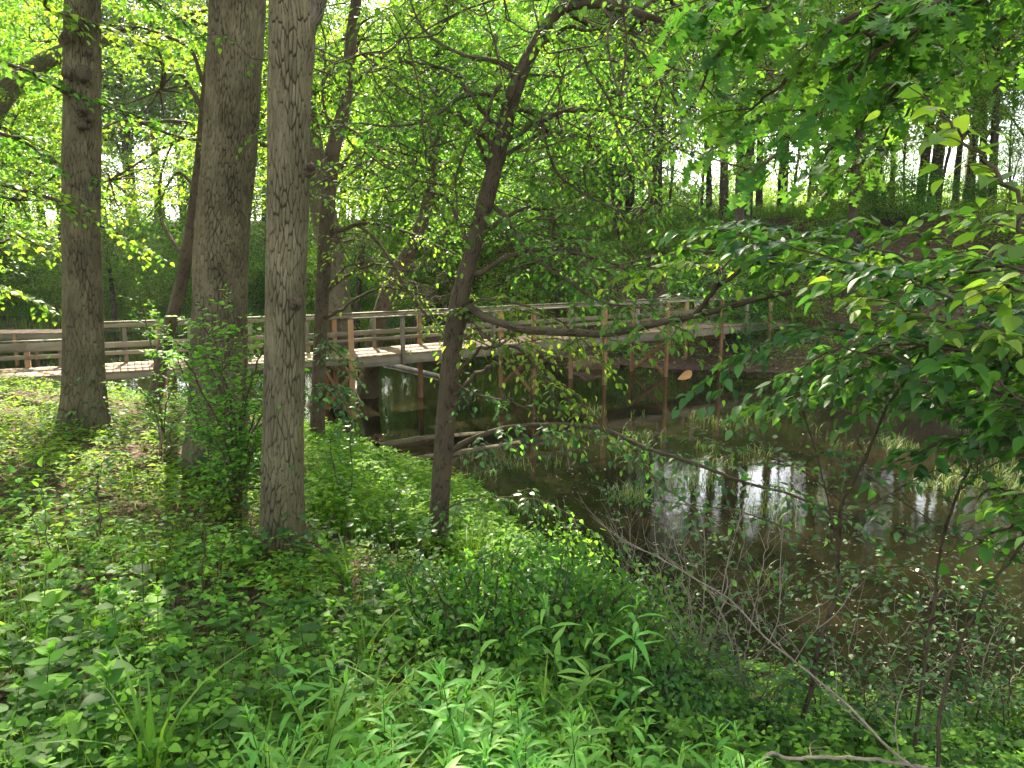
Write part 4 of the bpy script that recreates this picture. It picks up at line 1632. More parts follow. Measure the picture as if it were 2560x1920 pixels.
P = far_pts(14000, -250, 620, 30, 62, g)
P = P[wob(P[:, 0] * .5, P[:, 1] * .5) > -.12]
lv, _ = whorls(P, g, SMALL, .03, .5, .17, 2, 5)
stuff('undergrowth', lv.mesh('undergrowth'), M['leaf_bright'])
P = far_pts(15000, 560, 1300, 22, 42, g)
P = P[wob(P[:, 0] * .6, P[:, 1] * .6) > -.2]
lv, _ = whorls(P, g, SMALL, .03, .6, .15, 2, 5)
stuff('undergrowth', lv.mesh('undergrowth'), M['leaf_bright'])
P = far_pts(15000, 500, 1350, 20, 42, g)
n = len(P)
a = g.uniform(0, 6.28, n)
lv = Leaves()
lv.add(SMALL, P + [0, 0, .03], np.stack([np.cos(a), np.sin(a), g.normal(0, .3, n)], 1), np.array([0, 0, 1.]) + g.normal(0, .5, (n, 3)), .13 * g.uniform(.5, 1.3, n), 1.4)
stuff('leaf_litter', lv.mesh('leaf_litter'), M['litter'])
P = far_pts(9000, -200, 420, 34, 50, g)
V, Q_, rn_ = blades(P, g, .3, .8, .03, per=5, spread=.2, bend=.4)
stuff('marsh_grass', mesh_np('marsh_grass', V, [Q_], rnd=rn_), M['grass'])
P = far_pts(6000, 560, 1300, 37, 44, g)
V, Q_, rn_ = blades(P, g, .3, .9, .03, per=4, spread=.2, bend=.4)
stuff('meadow_grass', mesh_np('meadow_grass', V, [Q_], rnd=rn_), M['grass'])


# ---- grass standing in the water, floating bits
def water_pts(n, px0, px1, py0, py1, rng, thr=-.1, s=1.0):
    px, py = rng.uniform(px0, px1, n), rng.uniform(py0, py1, n)
    P = np.array([WZ(a, b) for a, b in zip(px, py)])
    ok = inside(P[:, :2], POND) & (wob(P[:, 0] * s, P[:, 1] * s) > thr)
    return P[ok]


Pa = np.vstack([water_pts(420, 470, 720, 378, 520, g, .22), water_pts(300, 540, 800, 480, 650, g, .25), water_pts(220, 880, 1060, 400, 500, g, .2),
                water_pts(120, 640, 900, 400, 470, g, .3), water_pts(260, -60, 320, 318, 372, g, .1)])
V, Q_, rn_ = blades(Pa, g, .08, .45, .01, per=14, spread=.15, bend=1.0)
stuff('pond_grass', mesh_np('pond_grass', V, [Q_], rnd=rn_), M['reed'])
Pb = np.vstack([water_pts(2600, 560, 1060, 395, 720, g, -.2, .8), water_pts(500, 200, 560, 370, 480, g, .0), water_pts(400, -50, 330, 322, 372, g, 0)])
n = len(Pb)
a = g.uniform(0, 6.28, n)
lv = Leaves()
lv.add(SMALL, Pb + [0, 0, .006], np.stack([np.cos(a), np.sin(a), 0 * a], 1), np.array([0, 0, 1.]) + g.normal(0, .04, (n, 3)), .05 * g.uniform(.2, 1.3, n), g.uniform(.3, 1.2, n))
stuff('floating_leaves', lv.mesh('floating_leaves'), M['float'])


# ------------------------------------------------------------------ logs, mud spit and mound
def log(label, pts, r0, r1, mat=None, seed=0, n=26, absz=None):
    Pw = np.array([WZ(a, b, z) for a, b, z in pts])
    S = smooth_line(Pw, n)
    tb = Tubes()
    o = Pw[0]
    tb.add(S - o, np.linspace(r0, r1, n), sides=18, jit=.08, seed=seed)
    ob = link('fallen_log', tb.mesh('fallen_log'), mat or M['log'])
    ob.location = tuple(o)
    return tag(ob, label, 'log')


log('grey brown log lying half sunk in the water in front of the bridge', [(398, 466, -.09), (450, 458, -.07), (520, 446, -.1)], .15, .12, M['bark_brown'], seed=1)
log('dark mud spit shaped like a log, half under water just beyond the grey brown log', [(378, 452, -.13), (430, 443, -.12), (500, 436, -.13)], .2, .14, M['bark_brown'], seed=2)  # mud spit, built with the log shape
log('thin silvery log floating beyond the bridge posts', [(384, 363, .03), (441, 376, .05)], .09, .06, seed=3)
log('thick dark log at the far left behind the boardwalk', [(-60, 322, .35), (0, 323, .4), (52, 321, .3)], .42, .33, M['bark_brown'], seed=4)
log('long dark log on the far marsh edge behind the left railing', [(96, 322, .3), (200, 318, .4)], .2, .14, M['bark_brown'], seed=5)
log('dark rotting log at the near water edge in the lower right', [(880, 700, .1), (925, 730, .14), (985, 764, .2)], .09, .11, M['bark_brown'], seed=6)

V, Qs = [], []
n, m = 22, 10
for i in range(m + 1):
    for j in range(n):
        a, b = math.pi / 2 * i / m, 2 * math.pi * j / n
        v = Vector((math.sin(a) * math.cos(b), math.sin(a) * math.sin(b), math.cos(a)))
        k = 1 + .3 * mnoise.noise(v * 2.2) + .08 * mnoise.noise(v * 7)
        V.append((v.x * k * 1.5, v.y * k * .7, v.z * k * .75 - .12))
for i in range(m):
    for j in range(n):
        Qs.append((i * n + j, (i + 1) * n + j, (i + 1) * n + (j + 1) % n, i * n + (j + 1) % n))
me = mesh_np('boulder', V, [np.array(Qs)], smooth=True)
o = link('boulder', me, M['rock'])
o.location = tuple(WZ(592, 368) * np.array([1, 1, 0]))
o.scale = (.62, .62, .62)
tag(o, 'low sandy brown boulder by the water under the bridge', 'boulder')


# ------------------------------------------------------------------ individual herbs
def herb(name, seed, H, n_l, size, tpl, mat, wid=1.0, whorl=False, up0=.2):
    rng = np.random.default_rng(seed)
    root = empty(name)
    t = np.linspace(0, 1, 12)[:, None]
    ln = rng.normal(0, .12, 3) * [1, 1, 0]
    S = np.array([0, 0, -.05]) + t * np.array([0, 0, H + .05]) + ln * t ** 2 * H
    tb = Tubes()
    tb.add(S, np.linspace(.0045, .002, 12), sides=5)
    part('stem', tb.mesh('stem'), M['stem'], root)
    lv = Leaves()
    u = np.sort(np.concatenate([rng.uniform(.18, .97, n_l), np.linspace(.93, 1, 6)]))
    m = len(u)
    pos = np.array([0, 0, -.05]) + u[:, None] * np.array([0, 0, H + .05]) + ln * u[:, None] ** 2 * H
    a = np.arange(m) * 2.4 + rng.normal(0, .3, m)
    z = np.where(u > .93, rng.uniform(.7, 1.8, m), up0 + rng.uniform(-.25, .35, m))
    T = np.stack([np.cos(a), np.sin(a), z], 1)
    N = np.stack([-np.cos(a) * z, -np.sin(a) * z, np.ones(m)], 1) + rng.normal(0, .18, (m, 3))
    s = size * np.where(u > .93, .6, 1) * (.6 + .5 * np.sin(u * 3.0)) * rng.uniform(.8, 1.15, m)
    lv.add(tpl, pos, T, N, s, wid)
    part('foliage', lv.mesh('foliage'), mat, root)
    return root


def tuft(name, seed, nb, lo, hi, wid, mat):
    rng = np.random.default_rng(seed)
    root = empty(name)
    V, Q_, rn_ = blades(np.zeros((1, 3)), rng, lo, hi, wid, per=nb, spread=.03, bend=.9, nst=9)
    part('blades', mesh_np('blades', V, [Q_], rnd=rn_), mat, root)
    return root


HB = [herb('tall_herb', 200 + i, .62 + .08 * (i % 4), 20, 0.16 + .015 * (i % 3), LANCE, M['leaf_lance']) for i in range(5)]
HO = [herb('broadleaf_herb', 220 + i, .34 + .05 * i, 7, .11, HEART, M['leaf_mid'] if i % 2 else M['leaf_herb'], up0=.1) for i in range(4)]
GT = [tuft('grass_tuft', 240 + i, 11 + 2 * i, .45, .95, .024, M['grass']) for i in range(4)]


def put(protos, px, D, s, **kw):
    x = (px - 512) / F * D
    place(rr.choice(protos), x, D, s=s, tilt=.12, **kw)


cnt = 0
for i in range(125):
    D = rr.uniform(2.0, 3.6)
    px = rr.uniform(230, 860) if i % 3 else rr.uniform(430, 700)
    if px > 620 and D > 3.0:
        D = rr.uniform(2.0, 2.8)
    put(HB, px, D, rr.uniform(.6, 1.05), label='tall stalk with whorls of narrow drooping bright green leaves in the foreground', cat='plant',
        group='narrow-leaved stalks in the foreground')
for px in list(range(240, 900, 24)) + list(range(250, 700, 18)):
    put(HB, px + rr.uniform(-10, 10), rr.uniform(1.9, 2.9), rr.uniform(.7, 1.0), label='tall stalk with whorls of narrow drooping bright green leaves in the foreground', cat='plant',
        group='narrow-leaved stalks in the foreground')
for px, D in [(562, 4.2), (592, 4.3), (480, 3.9), (640, 4.1)]:
    put(HB, px, D, 1.15, label='tall narrow-leaved stalk standing out against the dark bushes', cat='plant', group='stalks in front of the dark bushes')
for i in range(60):
    put(HO, rr.uniform(-40, 560), math.exp(rr.uniform(math.log(2.1), math.log(6.5))), rr.uniform(.6, 1.25),
        label='low plant with broad heart-shaped leaves in the left foreground', cat='plant', group='broad-leaved plants in the foreground')
for px, D in [(458, 8.2), (470, 8.0), (482, 7.8), (466, 7.6), (490, 8.0), (250, 2.2), (275, 2.3), (300, 2.25), (330, 2.5), (620, 3.2), (230, 2.5), (262, 2.4), (300, 3.2), (345, 3.4), (355, 4.6), (410, 3.0), (430, 3.4), (390, 2.5), (120, 3.0), (340, 6.2), (470, 6.4), (500, 6.9), (480, 7.4), (455, 7.0), (540, 3.6), (700, 3.0), (735, 3.3)]:  # tufts near the leaning tree added in place of a yellow sun patch
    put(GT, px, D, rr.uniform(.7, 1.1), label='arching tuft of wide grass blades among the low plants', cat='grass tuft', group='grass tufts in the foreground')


# ------------------------------------------------------------------ shrubs built from leafy stems
def shrub(name, base, tips, leafm, tpl, size, r0=.014, seed=0, tw=None, stem_mat='twig', bare=False, **kw):
    """base (x,y,z); tips [(px,py,D) ...] or lists of way points"""
    root = empty(name, tuple(float(v) for v in base), **kw)
    for i, tp in enumerate(tips):
        rng = np.random.default_rng(seed * 100 + i)
        pts = [W(*q) for q in tp]
        b0 = np.array(base) + rng.normal(0, .05, 3) * [1, 1, 0]
        b0[2] -= .08
        S = smooth_line(np.array([b0] + pts), 26)
        S[1:-1] += rng.normal(0, .006, (24, 3))
        tb = Tubes()
        tb.add(rel(S, root), np.linspace(r0 * rng.uniform(.8, 1.1), r0 * .35, 26), sides=7, jit=.04, seed=i)
        sm = part('stem', tb.mesh('stem'), M[stem_mat], root)
        tt, lv = Tubes(), Leaves()
        a = dict(start=.25, spacing=.1, tlen=.35, ls=.045, tr=.0025)
        a.update(tw or {})
        twigs(rel(S, root), tt, lv, tpl, size, rng=rng, **a)
        part('twig', tt.mesh('twig'), M[stem_mat], sm)
        if not bare:
            part('foliage', lv.mesh('foliage'), M[leafm], sm)
    return root


# shrub around the thick trunk
b = base_of(236, 520)
shrub('honeysuckle_shrub', b, [[(238, 440, b[1]), (246, 360, b[1] - .2), (235, 310, b[1] - .5)], [(230, 420, b[1] - .1), (205, 360, b[1] - .4), (180, 345, b[1] - .6)],
                               [(250, 430, b[1] - .2), (270, 385, b[1] - .4), (290, 365, b[1] - .6)], [(225, 460, b[1] - .3), (200, 430, b[1] - .4), (190, 400, b[1] - .5)],
                               [(245, 470, b[1] - .1), (262, 440, b[1] - .3), (285, 420, b[1] - .5)], [(215, 470, b[1]), (185, 380, b[1] - .2), (165, 330, b[1] - .3)],
                               [(228, 480, b[1] - .4), (222, 450, b[1] - .6), (214, 430, b[1] - .7)], [(240, 480, b[1] - .3), (250, 460, b[1] - .4), (255, 440, b[1] - .5)],
                               [(236, 430, b[1] - .2), (215, 350, b[1] - .5), (200, 322, b[1] - .7)], [(240, 430, b[1] - .2), (262, 350, b[1] - .5), (275, 330, b[1] - .7)], [(232, 440, b[1] - .3), (222, 380, b[1] - .6), (228, 345, b[1] - .8)],
                               [(245, 450, b[1] - .4), (275, 400, b[1] - .7), (300, 395, b[1] - .9)], [(228, 450, b[1] - .4), (190, 370, b[1] - .8), (172, 352, b[1] - 1.0)]],
      'leaf_herb', OVATE, .085, seed=3, tw=dict(spacing=.065, start=.25, droop=.12, tlen=.4),
      label='leafy shrub with thin stems growing up in front of the thickest trunk', cat='shrub')
b = base_of(168, 450)
shrub('honeysuckle_shrub', b, [[(160, 400, b[1]), (150, 340, b[1]), (140, 300, b[1] - .2)], [(165, 410, b[1]), (175, 380, b[1] - .2), (165, 350, b[1] - .4)], [(160, 420, b[1]), (140, 390, b[1] - .1), (125, 385, b[1] - .2)],
                               [(170, 430, b[1]), (185, 410, b[1] - .2), (192, 395, b[1] - .3)]],
      'leaf_mid', OVATE, .085, seed=4, tw=dict(spacing=.09, start=.2, droop=.1, tlen=.4),
      label='spindly leafy shrub between the left trunk and the thick trunk', cat='shrub')
b = base_of(60, 470)
for k, (bx, by, tips, lab) in enumerate([
    (345, 520, [[(352, 480), (350, 440), (356, 410)], [(340, 490), (330, 450), (335, 430)]], 'thin young shrub on the bank right of the pale trunk'),
    (395, 600, [[(398, 560), (392, 520), (400, 490)], [(410, 570), (420, 540), (430, 520)], [(385, 570), (375, 545), (370, 530)]], 'small leafy sapling left of the leaning tree base'),
    (200, 640, [[(202, 590), (205, 540), (200, 500)], [(210, 600), (220, 560), (225, 540)]], 'young sapling standing in the herbs before the thick trunk'),
    (100, 560, [[(100, 520), (98, 480), (104, 460)]], 'single thin sapling in the left herbs'),
    (440, 660, [[(430, 610), (420, 560), (425, 530)], [(450, 620), (470, 580), (480, 560)], [(440, 620), (445, 590), (440, 570)], [(420, 630), (395, 600), (380, 590)]], 'dark green bush with round leaves at the foot of the leaning tree')]):
    b = base_of(bx, by)
    shrub('sapling', b, [[(q[0], q[1], b[1] - .1 * j) for j, q in enumerate(tp)] for tp in tips], 'leaf_cool' if k != 2 else 'leaf_herb', OVATE if k != 4 else HEART, .07, r0=.008, seed=10 + k,
          tw=dict(spacing=.1, start=.2, tlen=.25, sub=.3, droop=.1), label=lab, cat='shrub')
# pale sunlit sprays on the left
b = base_of(55, 585)
shrub('creeper_plant', b, [[(58, 555, b[1]), (62, 530, b[1]), (70, 520, b[1] - .05)], [(40, 545, b[1]), (30, 510, b[1]), (20, 485, b[1])], [(50, 550, b[1]), (45, 515, b[1]), (42, 480, b[1])]], 'leaf_herb', OVATE, .1, r0=.005, seed=31,
      tw=dict(spacing=.09, start=.55, tlen=.16, sub=0, droop=.1, flat=.15), label='small plant with pale sunlit leaves at the left edge of the herbs', cat='plant')

# dense dark bushes at the water edge, centre
BB = [bush_proto('waterside_bush', 300, .75, 1.05, 95, 12, .066, M['leaf_mid'], tpl=OVATE, stems=30),
      bush_proto('waterside_bush', 301, .65, .85, 80, 12, .06, M['leaf_cool'], tpl=OVATE, stems=26)]
for i, (px, py, s) in enumerate([(500, 640, .85), (545, 640, .95), (480, 640, .6), (590, 655, 1.0), (630, 672, .9), (520, 600, .9), (560, 615, .9), (640, 640, .55), (480, 680, .8), (680, 700, .75), (560, 680, .9),
                                 (730, 712, .4), (610, 700, .8), (770, 745, .4), (850, 755, .35), (940, 765, .4), (1015, 765, .6), (660, 740, .6), (410, 640, .5), (385, 610, .45)]):
    q = base_of(px, py)
    place(BB[i % 2], q[0], q[1], s=s, tilt=.15, label='dense dark green bush at the near water edge', cat='bush', group='bushes along the near water edge')

# ------------------------------------------------------------------ right-hand shrubs and saplings
def stemline(name, pts, r0, r1, label, leafm='leaf_cool', size=.06, tw=None, mat='bark_brown', cat='sapling', bare=False, seed=0, tpl=OVATE, extra=()):
    P0_ = W(*pts[0])
    z0 = hz(P0_[0], P0_[1])
    root = empty(name, (float(P0_[0]), float(P0_[1]), max(z0, -.2)), label=label, cat=cat)
    Pw = [np.array([P0_[0], P0_[1], max(z0, -.2) - .1])] if P0_[2] > z0 else []
    S = smooth_line(np.array(Pw + [W(*q) for q in pts]), 40)
    rng = np.random.default_rng(seed)
    kk = np.cumsum(rng.normal(0, .0035, (40, 3)), 0)
    S = S + kk - kk[0]
    tb = Tubes()
    tb.add(rel(S, root), np.linspace(r0, r1, 40), sides=9, jit=.05, seed=seed)
    tr_ = part('trunk', tb.mesh('trunk'), M[mat], root)
    tt, lv = Tubes(), Leaves()
    a = dict(start=.3, spacing=.16, tlen=.45, ls=.055, tr=.003, droop=.15)
    a.update(tw or {})
    twigs(rel(S, root), tt, lv, tpl, size, rng=rng, **a)
    part('twig', tt.mesh('twig'), M['twig_dead'] if bare else M['twig'], tr_)
    if not bare:
        part('foliage', lv.mesh('foliage'), M[leafm], tr_)
    for i, e in enumerate(extra):
        S2 = pxline(e, 20)
        tb = Tubes()
        tb.add(rel(S2, root), np.linspace(r1, r1 * .4, 20), sides=6)
        br = part('branch', tb.mesh('branch'), M[mat], root)
        tt, lv = Tubes(), Leaves()
        twigs(rel(S2, root), tt, lv, tpl, size, rng=rng, **a)
        part('twig', tt.mesh('twig'), M['twig_dead'] if bare else M['twig'], br)
        if not bare:
            part('foliage', lv.mesh('foliage'), M[leafm], br)
    return root


stemline('sapling', [(800, 737, 4.6), (813, 687, 4.6), (823, 638, 4.6), (840, 594, 4.55), (841, 559, 4.5), (845, 505, 4.45), (863, 472, 4.4), (877, 442, 4.35), (891, 407, 4.3), (921, 366, 4.2), (940, 340, 4.1)],
         .018, .006, 'crooked brown sapling rising from the near bank toward the right', seed=51, size=.075, tw=dict(start=.3, spacing=.12),
         extra=[[(840, 559, 4.5), (828, 500, 4.4), (812, 440, 4.3), (802, 410, 4.2)], [(841, 575, 4.5), (880, 560, 4.3), (906, 540, 4.2)], [(840, 559, 4.5), (790, 530, 4.6), (740, 512, 4.7), (690, 505, 4.8), (650, 500, 4.9)],
                [(846, 505, 4.45), (800, 470, 4.5), (750, 452, 4.6), (700, 440, 4.8)], [(845, 520, 4.45), (880, 500, 4.3), (915, 480, 4.2)], [(823, 638, 4.6), (780, 600, 4.8), (735, 575, 5.0), (690, 560, 5.2)]])
stemline('sapling', [(912, 760, 4.2), (924, 657, 4.2), (932, 608, 4.2), (944, 529, 4.1), (976, 450, 4.0), (1000, 400, 3.9), (1010, 350, 3.8)], .012, .005,
         'straight thin sapling, middle of the three on the right', seed=52, tw=dict(start=.35, spacing=.11), extra=[[(944, 529, 4.1), (900, 500, 4.2), (860, 470, 4.3)], [(932, 608, 4.2), (890, 580, 4.3), (850, 560, 4.4)], [(960, 490, 4.1), (985, 470, 4.0), (1010, 455, 4.0)]])
stemline('sapling', [(936, 766, 3.6), (954, 667, 3.6), (985, 598, 3.5), (1024, 551, 3.4), (1060, 500, 3.3)], .011, .006, 'thin sapling leaning out of the right edge', seed=53,
         tw=dict(start=.3, spacing=.1, tlen=.35))
stemline('sapling', [(685, 707, 5.2), (711, 657, 5.2), (750, 625, 5.1), (806, 588, 4.9), (829, 576, 4.8), (877, 569, 4.6), (936, 570, 4.4)], .014, .005,
         'low arching stem crossing the crooked sapling over the water', seed=54, tw=dict(start=.2, spacing=.12, keep=.8, tlen=.35))
stemline('sapling', [(738, 703, 5.3), (736, 667, 5.3), (737, 620, 5.3), (736, 582, 5.2), (730, 550, 5.2)], .011, .004, 'thin upright dark stem behind the dead branch', seed=55, tw=dict(keep=.4, tlen=.3))
stemline('dead_branch', [(960, 800, 3.0), (912, 768, 3.2), (891, 754, 3.3), (850, 715, 3.5), (813, 679, 3.7), (768, 644, 3.9), (736, 612, 4.0), (721, 598, 4.1), (659, 563, 4.3), (632, 550, 4.4)],
         .008, .003, 'long pale dead branch slanting across the lower right', bare=True, mat='twig_dead', cat='branch', seed=56, tw=dict(start=.35, spacing=.18, tlen=.45, droop=-.2, upb=.25, sub=.7),
         extra=[[(721, 598, 4.1), (728, 560, 4.1), (738, 525, 4.1)], [(793, 664, 3.8), (808, 640, 3.7), (818, 628, 3.7)], [(768, 644, 3.9), (778, 620, 3.9), (780, 590, 3.9)]])
stemline('dead_branch', [(760, 766, 2.9), (790, 757, 2.9), (850, 755, 3.0), (892, 760, 3.1), (930, 770, 3.1)], .006, .008, 'thin bare twig lying across the bottom right corner', bare=True, mat='twig_dead', cat='branch', seed=57, tw=dict(keep=0, spacing=.5))
b = base_of(700, 700)
for k, (bx, by, tips, lab) in enumerate([
    (690, 700, [[(690, 640), (680, 560), (660, 500)], [(700, 640), (705, 560), (700, 500)], [(680, 650), (650, 590), (620, 540)], [(705, 650), (730, 590), (745, 540)], [(690, 650), (670, 600), (655, 560)], [(700, 660), (720, 620), (760, 590)],
                [(695, 650), (690, 600), (684, 540)], [(685, 660), (660, 630), (640, 610)]], 'tangle of bare grey twigs over the water in the middle right'),
    (740, 720, [[(745, 660), (760, 580), (770, 530)], [(735, 660), (715, 600), (690, 560)], [(745, 670), (780, 640), (810, 620)], [(740, 670), (735, 640), (720, 610)]], 'bare brush beside the long pale dead branch'),
    (640, 660, [[(635, 600), (620, 550), (600, 520)], [(650, 610), (665, 560), (680, 520)], [(640, 620), (640, 580), (630, 540)]], 'bare twiggy brush right of the dark bushes'),
    (870, 745, [[(880, 690), (900, 640), (930, 600)], [(865, 700), (850, 650), (860, 600)], [(880, 700), (920, 680), (960, 650)]], 'bare thin brush below the crooked sapling'),
    (985, 750, [[(980, 690), (990, 640), (1010, 600)], [(990, 700), (1010, 680), (1040, 650)], [(980, 700), (960, 640), (940, 600)]], 'bare thin brush in the bottom right corner')]):
    b = base_of(bx, by)
    shrub('dead_brush', b, [[(q[0], q[1], b[1] + .15 * j - .2) for j, q in enumerate(tp)] for tp in tips], 'leaf_cool', OVATE, .05, r0=.006, seed=60 + k, bare=True, stem_mat='twig_dead',
          tw=dict(spacing=.1, start=.2, tlen=.42, sub=.9, droop=-.1, upb=.2, tr=.002), label=lab, cat='brush')
# sparse leafy stems low right
for k, (bx, by, tips, lab) in enumerate([
    (760, 735, [[(765, 690), (775, 640), (785, 600)], [(750, 700), (735, 670), (720, 660)], [(770, 700), (790, 680), (810, 670)]], 'leafy young shrub at the water edge left of the crooked sapling'),
    (860, 750, [[(865, 700), (872, 650), (880, 610)], [(850, 710), (840, 680), (835, 660)], [(870, 715), (895, 690), (915, 680)]], 'leafy young shrub between the two right saplings'),
    (650, 672, [[(655, 610), (665, 550), (672, 500)], [(640, 610), (625, 560), (610, 510)], [(665, 620), (690, 580), (700, 540)]], 'leafy young shrub over the water right of the dark bushes'),
    (815, 745, [[(812, 680), (800, 620), (795, 560)], [(820, 690), (835, 640), (845, 600)]], 'leafy upright shrub behind the foot of the crooked sapling'),
    (905, 760, [[(905, 690), (915, 620), (925, 560)], [(895, 700), (885, 640), (880, 580)], [(915, 700), (940, 650), (960, 600)]], 'leafy upright shrub left of the straight thin sapling'),
    (1005, 765, [[(1000, 690), (1000, 600), (990, 540)], [(1010, 690), (1020, 620), (1025, 570)]], 'leafy upright shrub at the right edge beside the leaning sapling'),
    (970, 755, [[(965, 700), (970, 640), (960, 590)], [(980, 700), (1000, 650), (1020, 620)], [(960, 720), (940, 690), (930, 660)], [(990, 720), (1010, 700), (1030, 690)]], 'leafy young shrub in the lower right corner')]):
    b = base_of(bx, by)
    shrub('young_shrub', b, [[(q[0], q[1], b[1] + .1 * j - .2) for j, q in enumerate(tp)] for tp in tips], 'leaf_cool', OVATE, .065, r0=.006, seed=80 + k,
          tw=dict(spacing=.075, start=.15, tlen=.34, sub=.4, droop=.05), label=lab, cat='shrub')


def offtree(name, x, y, hgt, r, label, mat='bark_brown', cat='tree'):
    root = empty(name, (x, y, hz(x, y)), label=label, cat=cat)
    n = 30
    t = np.linspace(0, 1, n)
    S = np.stack([.15 * np.sin(t * 2), .1 * t, -.2 + t * hgt], 1)
    tb = Tubes()
    tb.add(S, r * (1 - .6 * t), sides=16, jit=.05, seed=int(x * 7), flare=(.3, .4))
    part('trunk', tb.mesh('trunk'), M[mat], root)
    return root


def wl(root, start, pts):
    """limb way points starting from a world point"""
    return [np.array(start)] + [W(*p) for p in pts]


def limb_w(root, P, r0, r1, leafm, tpl, size, mat, tw, seed, sides=8):
    S = smooth_line(np.array(P), 30)
    rng = np.random.default_rng(seed)
    S[1:-1] += rng.normal(0, .008, (28, 3))
    tb = Tubes()
    tb.add(rel(S, root), np.linspace(r0, r1, 30), sides=sides, jit=.05, seed=seed)
    br = part('branch', tb.mesh('branch'), mat, root)
    tt, lv = Tubes(), Leaves()
    twigs(rel(S, root), tt, lv, tpl, size, rng=rng, **tw)
    part('twig', tt.mesh('twig'), M['twig'], br)
    part('foliage', lv.mesh('foliage'), leafm, br)


# big-leaved elm shrub entering from the right
e1 = offtree('elm_tree', 4.3, 4.0, 4.5, .06, 'slender tree with large toothed leaves leaning in from the right edge')
E0 = np.array([4.3, 4.0, 2.2])
EW = dict(start=.12, spacing=.085, tlen=.42, ls=.05, sub=.7, droop=.3, tr=.003)
for i, (z, pts, lm) in enumerate([
    (1.6, [(1040, 330, 3.6), (980, 300, 3.7), (900, 275, 3.9), (820, 255, 4.1), (760, 240, 4.3), (715, 230, 4.4)], 'leaf_cool'),
    (1.2, [(1040, 370, 3.5), (960, 350, 3.6), (890, 345, 3.8), (830, 365, 4.0), (790, 390, 4.1)], 'leaf_cool'),
    (2.0, [(1050, 280, 3.5), (990, 258, 3.7), (930, 238, 3.9), (880, 224, 4.1)], 'leaf_mid'),
    (1.0, [(1050, 420, 3.4), (980, 385, 3.5), (900, 360, 3.7), (840, 350, 3.9), (790, 370, 4.0)], 'leaf_cool'),
    (1.8, [(1000, 290, 4.2), (900, 280, 4.6), (820, 270, 4.9), (740, 255, 5.2), (690, 250, 5.4)], 'leaf_mid'),
    (1.4, [(1040, 290, 3.9), (940, 270, 4.4), (860, 250, 4.8), (790, 240, 5.0), (730, 232, 5.2)], 'leaf_bright'),
    (.8, [(1060, 470, 3.4), (1010, 440, 3.5), (960, 415, 3.7), (930, 400, 3.8)], 'leaf_cool'),
    (1.6, [(1060, 250, 4.0), (1000, 225, 4.3), (960, 215, 4.5)], 'leaf_mid'),
    (.6, [(1060, 540, 3.3), (1015, 500, 3.4), (985, 480, 3.5)], 'leaf_cool'),
    (1.1, [(1040, 350, 3.2), (960, 330, 3.2), (915, 312, 3.3), (868, 298, 3.4)], 'leaf_bright'),
    (1.5, [(1030, 400, 3.9), (960, 380, 4.3), (900, 390, 4.6), (860, 410, 4.8)], 'leaf_cool'),
    (1.9, [(1040, 270, 4.0), (960, 262, 4.3), (880, 250, 4.6), (810, 236, 4.8), (760, 225, 5.0)], 'leaf_cool'),
    (1.3, [(1050, 340, 3.9), (980, 330, 4.2), (910, 350, 4.4), (850, 375, 4.6), (800, 400, 4.7)], 'leaf_cool'),
    (1.0, [(1050, 390, 4.2), (980, 370, 4.6), (900, 365, 4.9), (840, 380, 5.1), (770, 400, 5.3)], 'leaf_mid'),
    (1.6, [(1040, 320, 3.3), (990, 312, 3.3), (930, 290, 3.4), (880, 268, 3.5)], 'leaf_cool'),
    (1.2, [(1050, 450, 3.8), (1000, 430, 4.0), (950, 440, 4.2), (910, 455, 4.3)], 'leaf_cool'),
    (1.8, [(1050, 290, 4.6), (960, 270, 5.0), (880, 262, 5.4), (800, 258, 5.8), (720, 262, 6.0), (640, 270, 6.2)], 'leaf_bright'),
    (1.2, [(1060, 420, 3.0), (1010, 390, 3.1), (970, 362, 3.2)], 'leaf_mid'),
    (1.2, [(960, 350, 3.9), (880, 335, 4.2), (810, 330, 4.5), (760, 345, 4.7), (715, 375, 4.8)], 'leaf_cool')]):
    limb_w(e1, wl(e1, (4.3, 4.0, 1.5 + z), pts), .011, .003, M[lm], OVATE, .12, M['bark_brown'], EW, 400 + i)
# nearest bright twig at the right edge
e2 = offtree('elm_sapling', 2.3, 2.1, 2.4, .02, 'nearest sapling at the right edge with big bright backlit leaves', cat='sapling')
limb_w(e2, wl(e2, (2.3, 2.1, 3.6), [(1050, 240, 2.0), (1024, 208, 2.05), (995, 171, 2.1), (967, 139, 2.15), (949, 120, 2.2), (921, 97, 2.25)]), .008, .003, M['leaf_bright'], HEART, .085, M['bark_brown'],
       dict(start=.4, spacing=.035, tlen=.2, ls=.06, sub=0, droop=.4, tr=.002), 431)
limb_w(e2, wl(e2, (2.3, 2.1, 3.4), [(1040, 300, 2.2), (1010, 290, 2.3), (985, 285, 2.4)]), .006, .003, M['leaf_bright'], HEART, .075, M['bark_brown'],
       dict(start=.4, spacing=.04, tlen=.18, ls=.055, sub=0, droop=.4, tr=.002), 432)
limb_w(e2, wl(e2, (2.3, 2.1, 3.0), [(1050, 500, 2.4), (1010, 500, 2.6), (985, 490, 2.7)]), .006, .003, M['leaf_mid'], HEART, .07, M['bark_brown'],
       dict(start=.4, spacing=.04, tlen=.18, ls=.055, sub=0, droop=.4, tr=.002), 433)
limb_w(e2, wl(e2, (2.3, 2.1, 2.7), [(1050, 530, 2.4), (1000, 530, 2.6), (975, 545, 2.7)]), .006, .003, M['leaf_mid'], HEART, .07, M['bark_brown'],
       dict(start=.4, spacing=.04, tlen=.18, ls=.055, sub=0, droop=.4, tr=.002), 434)

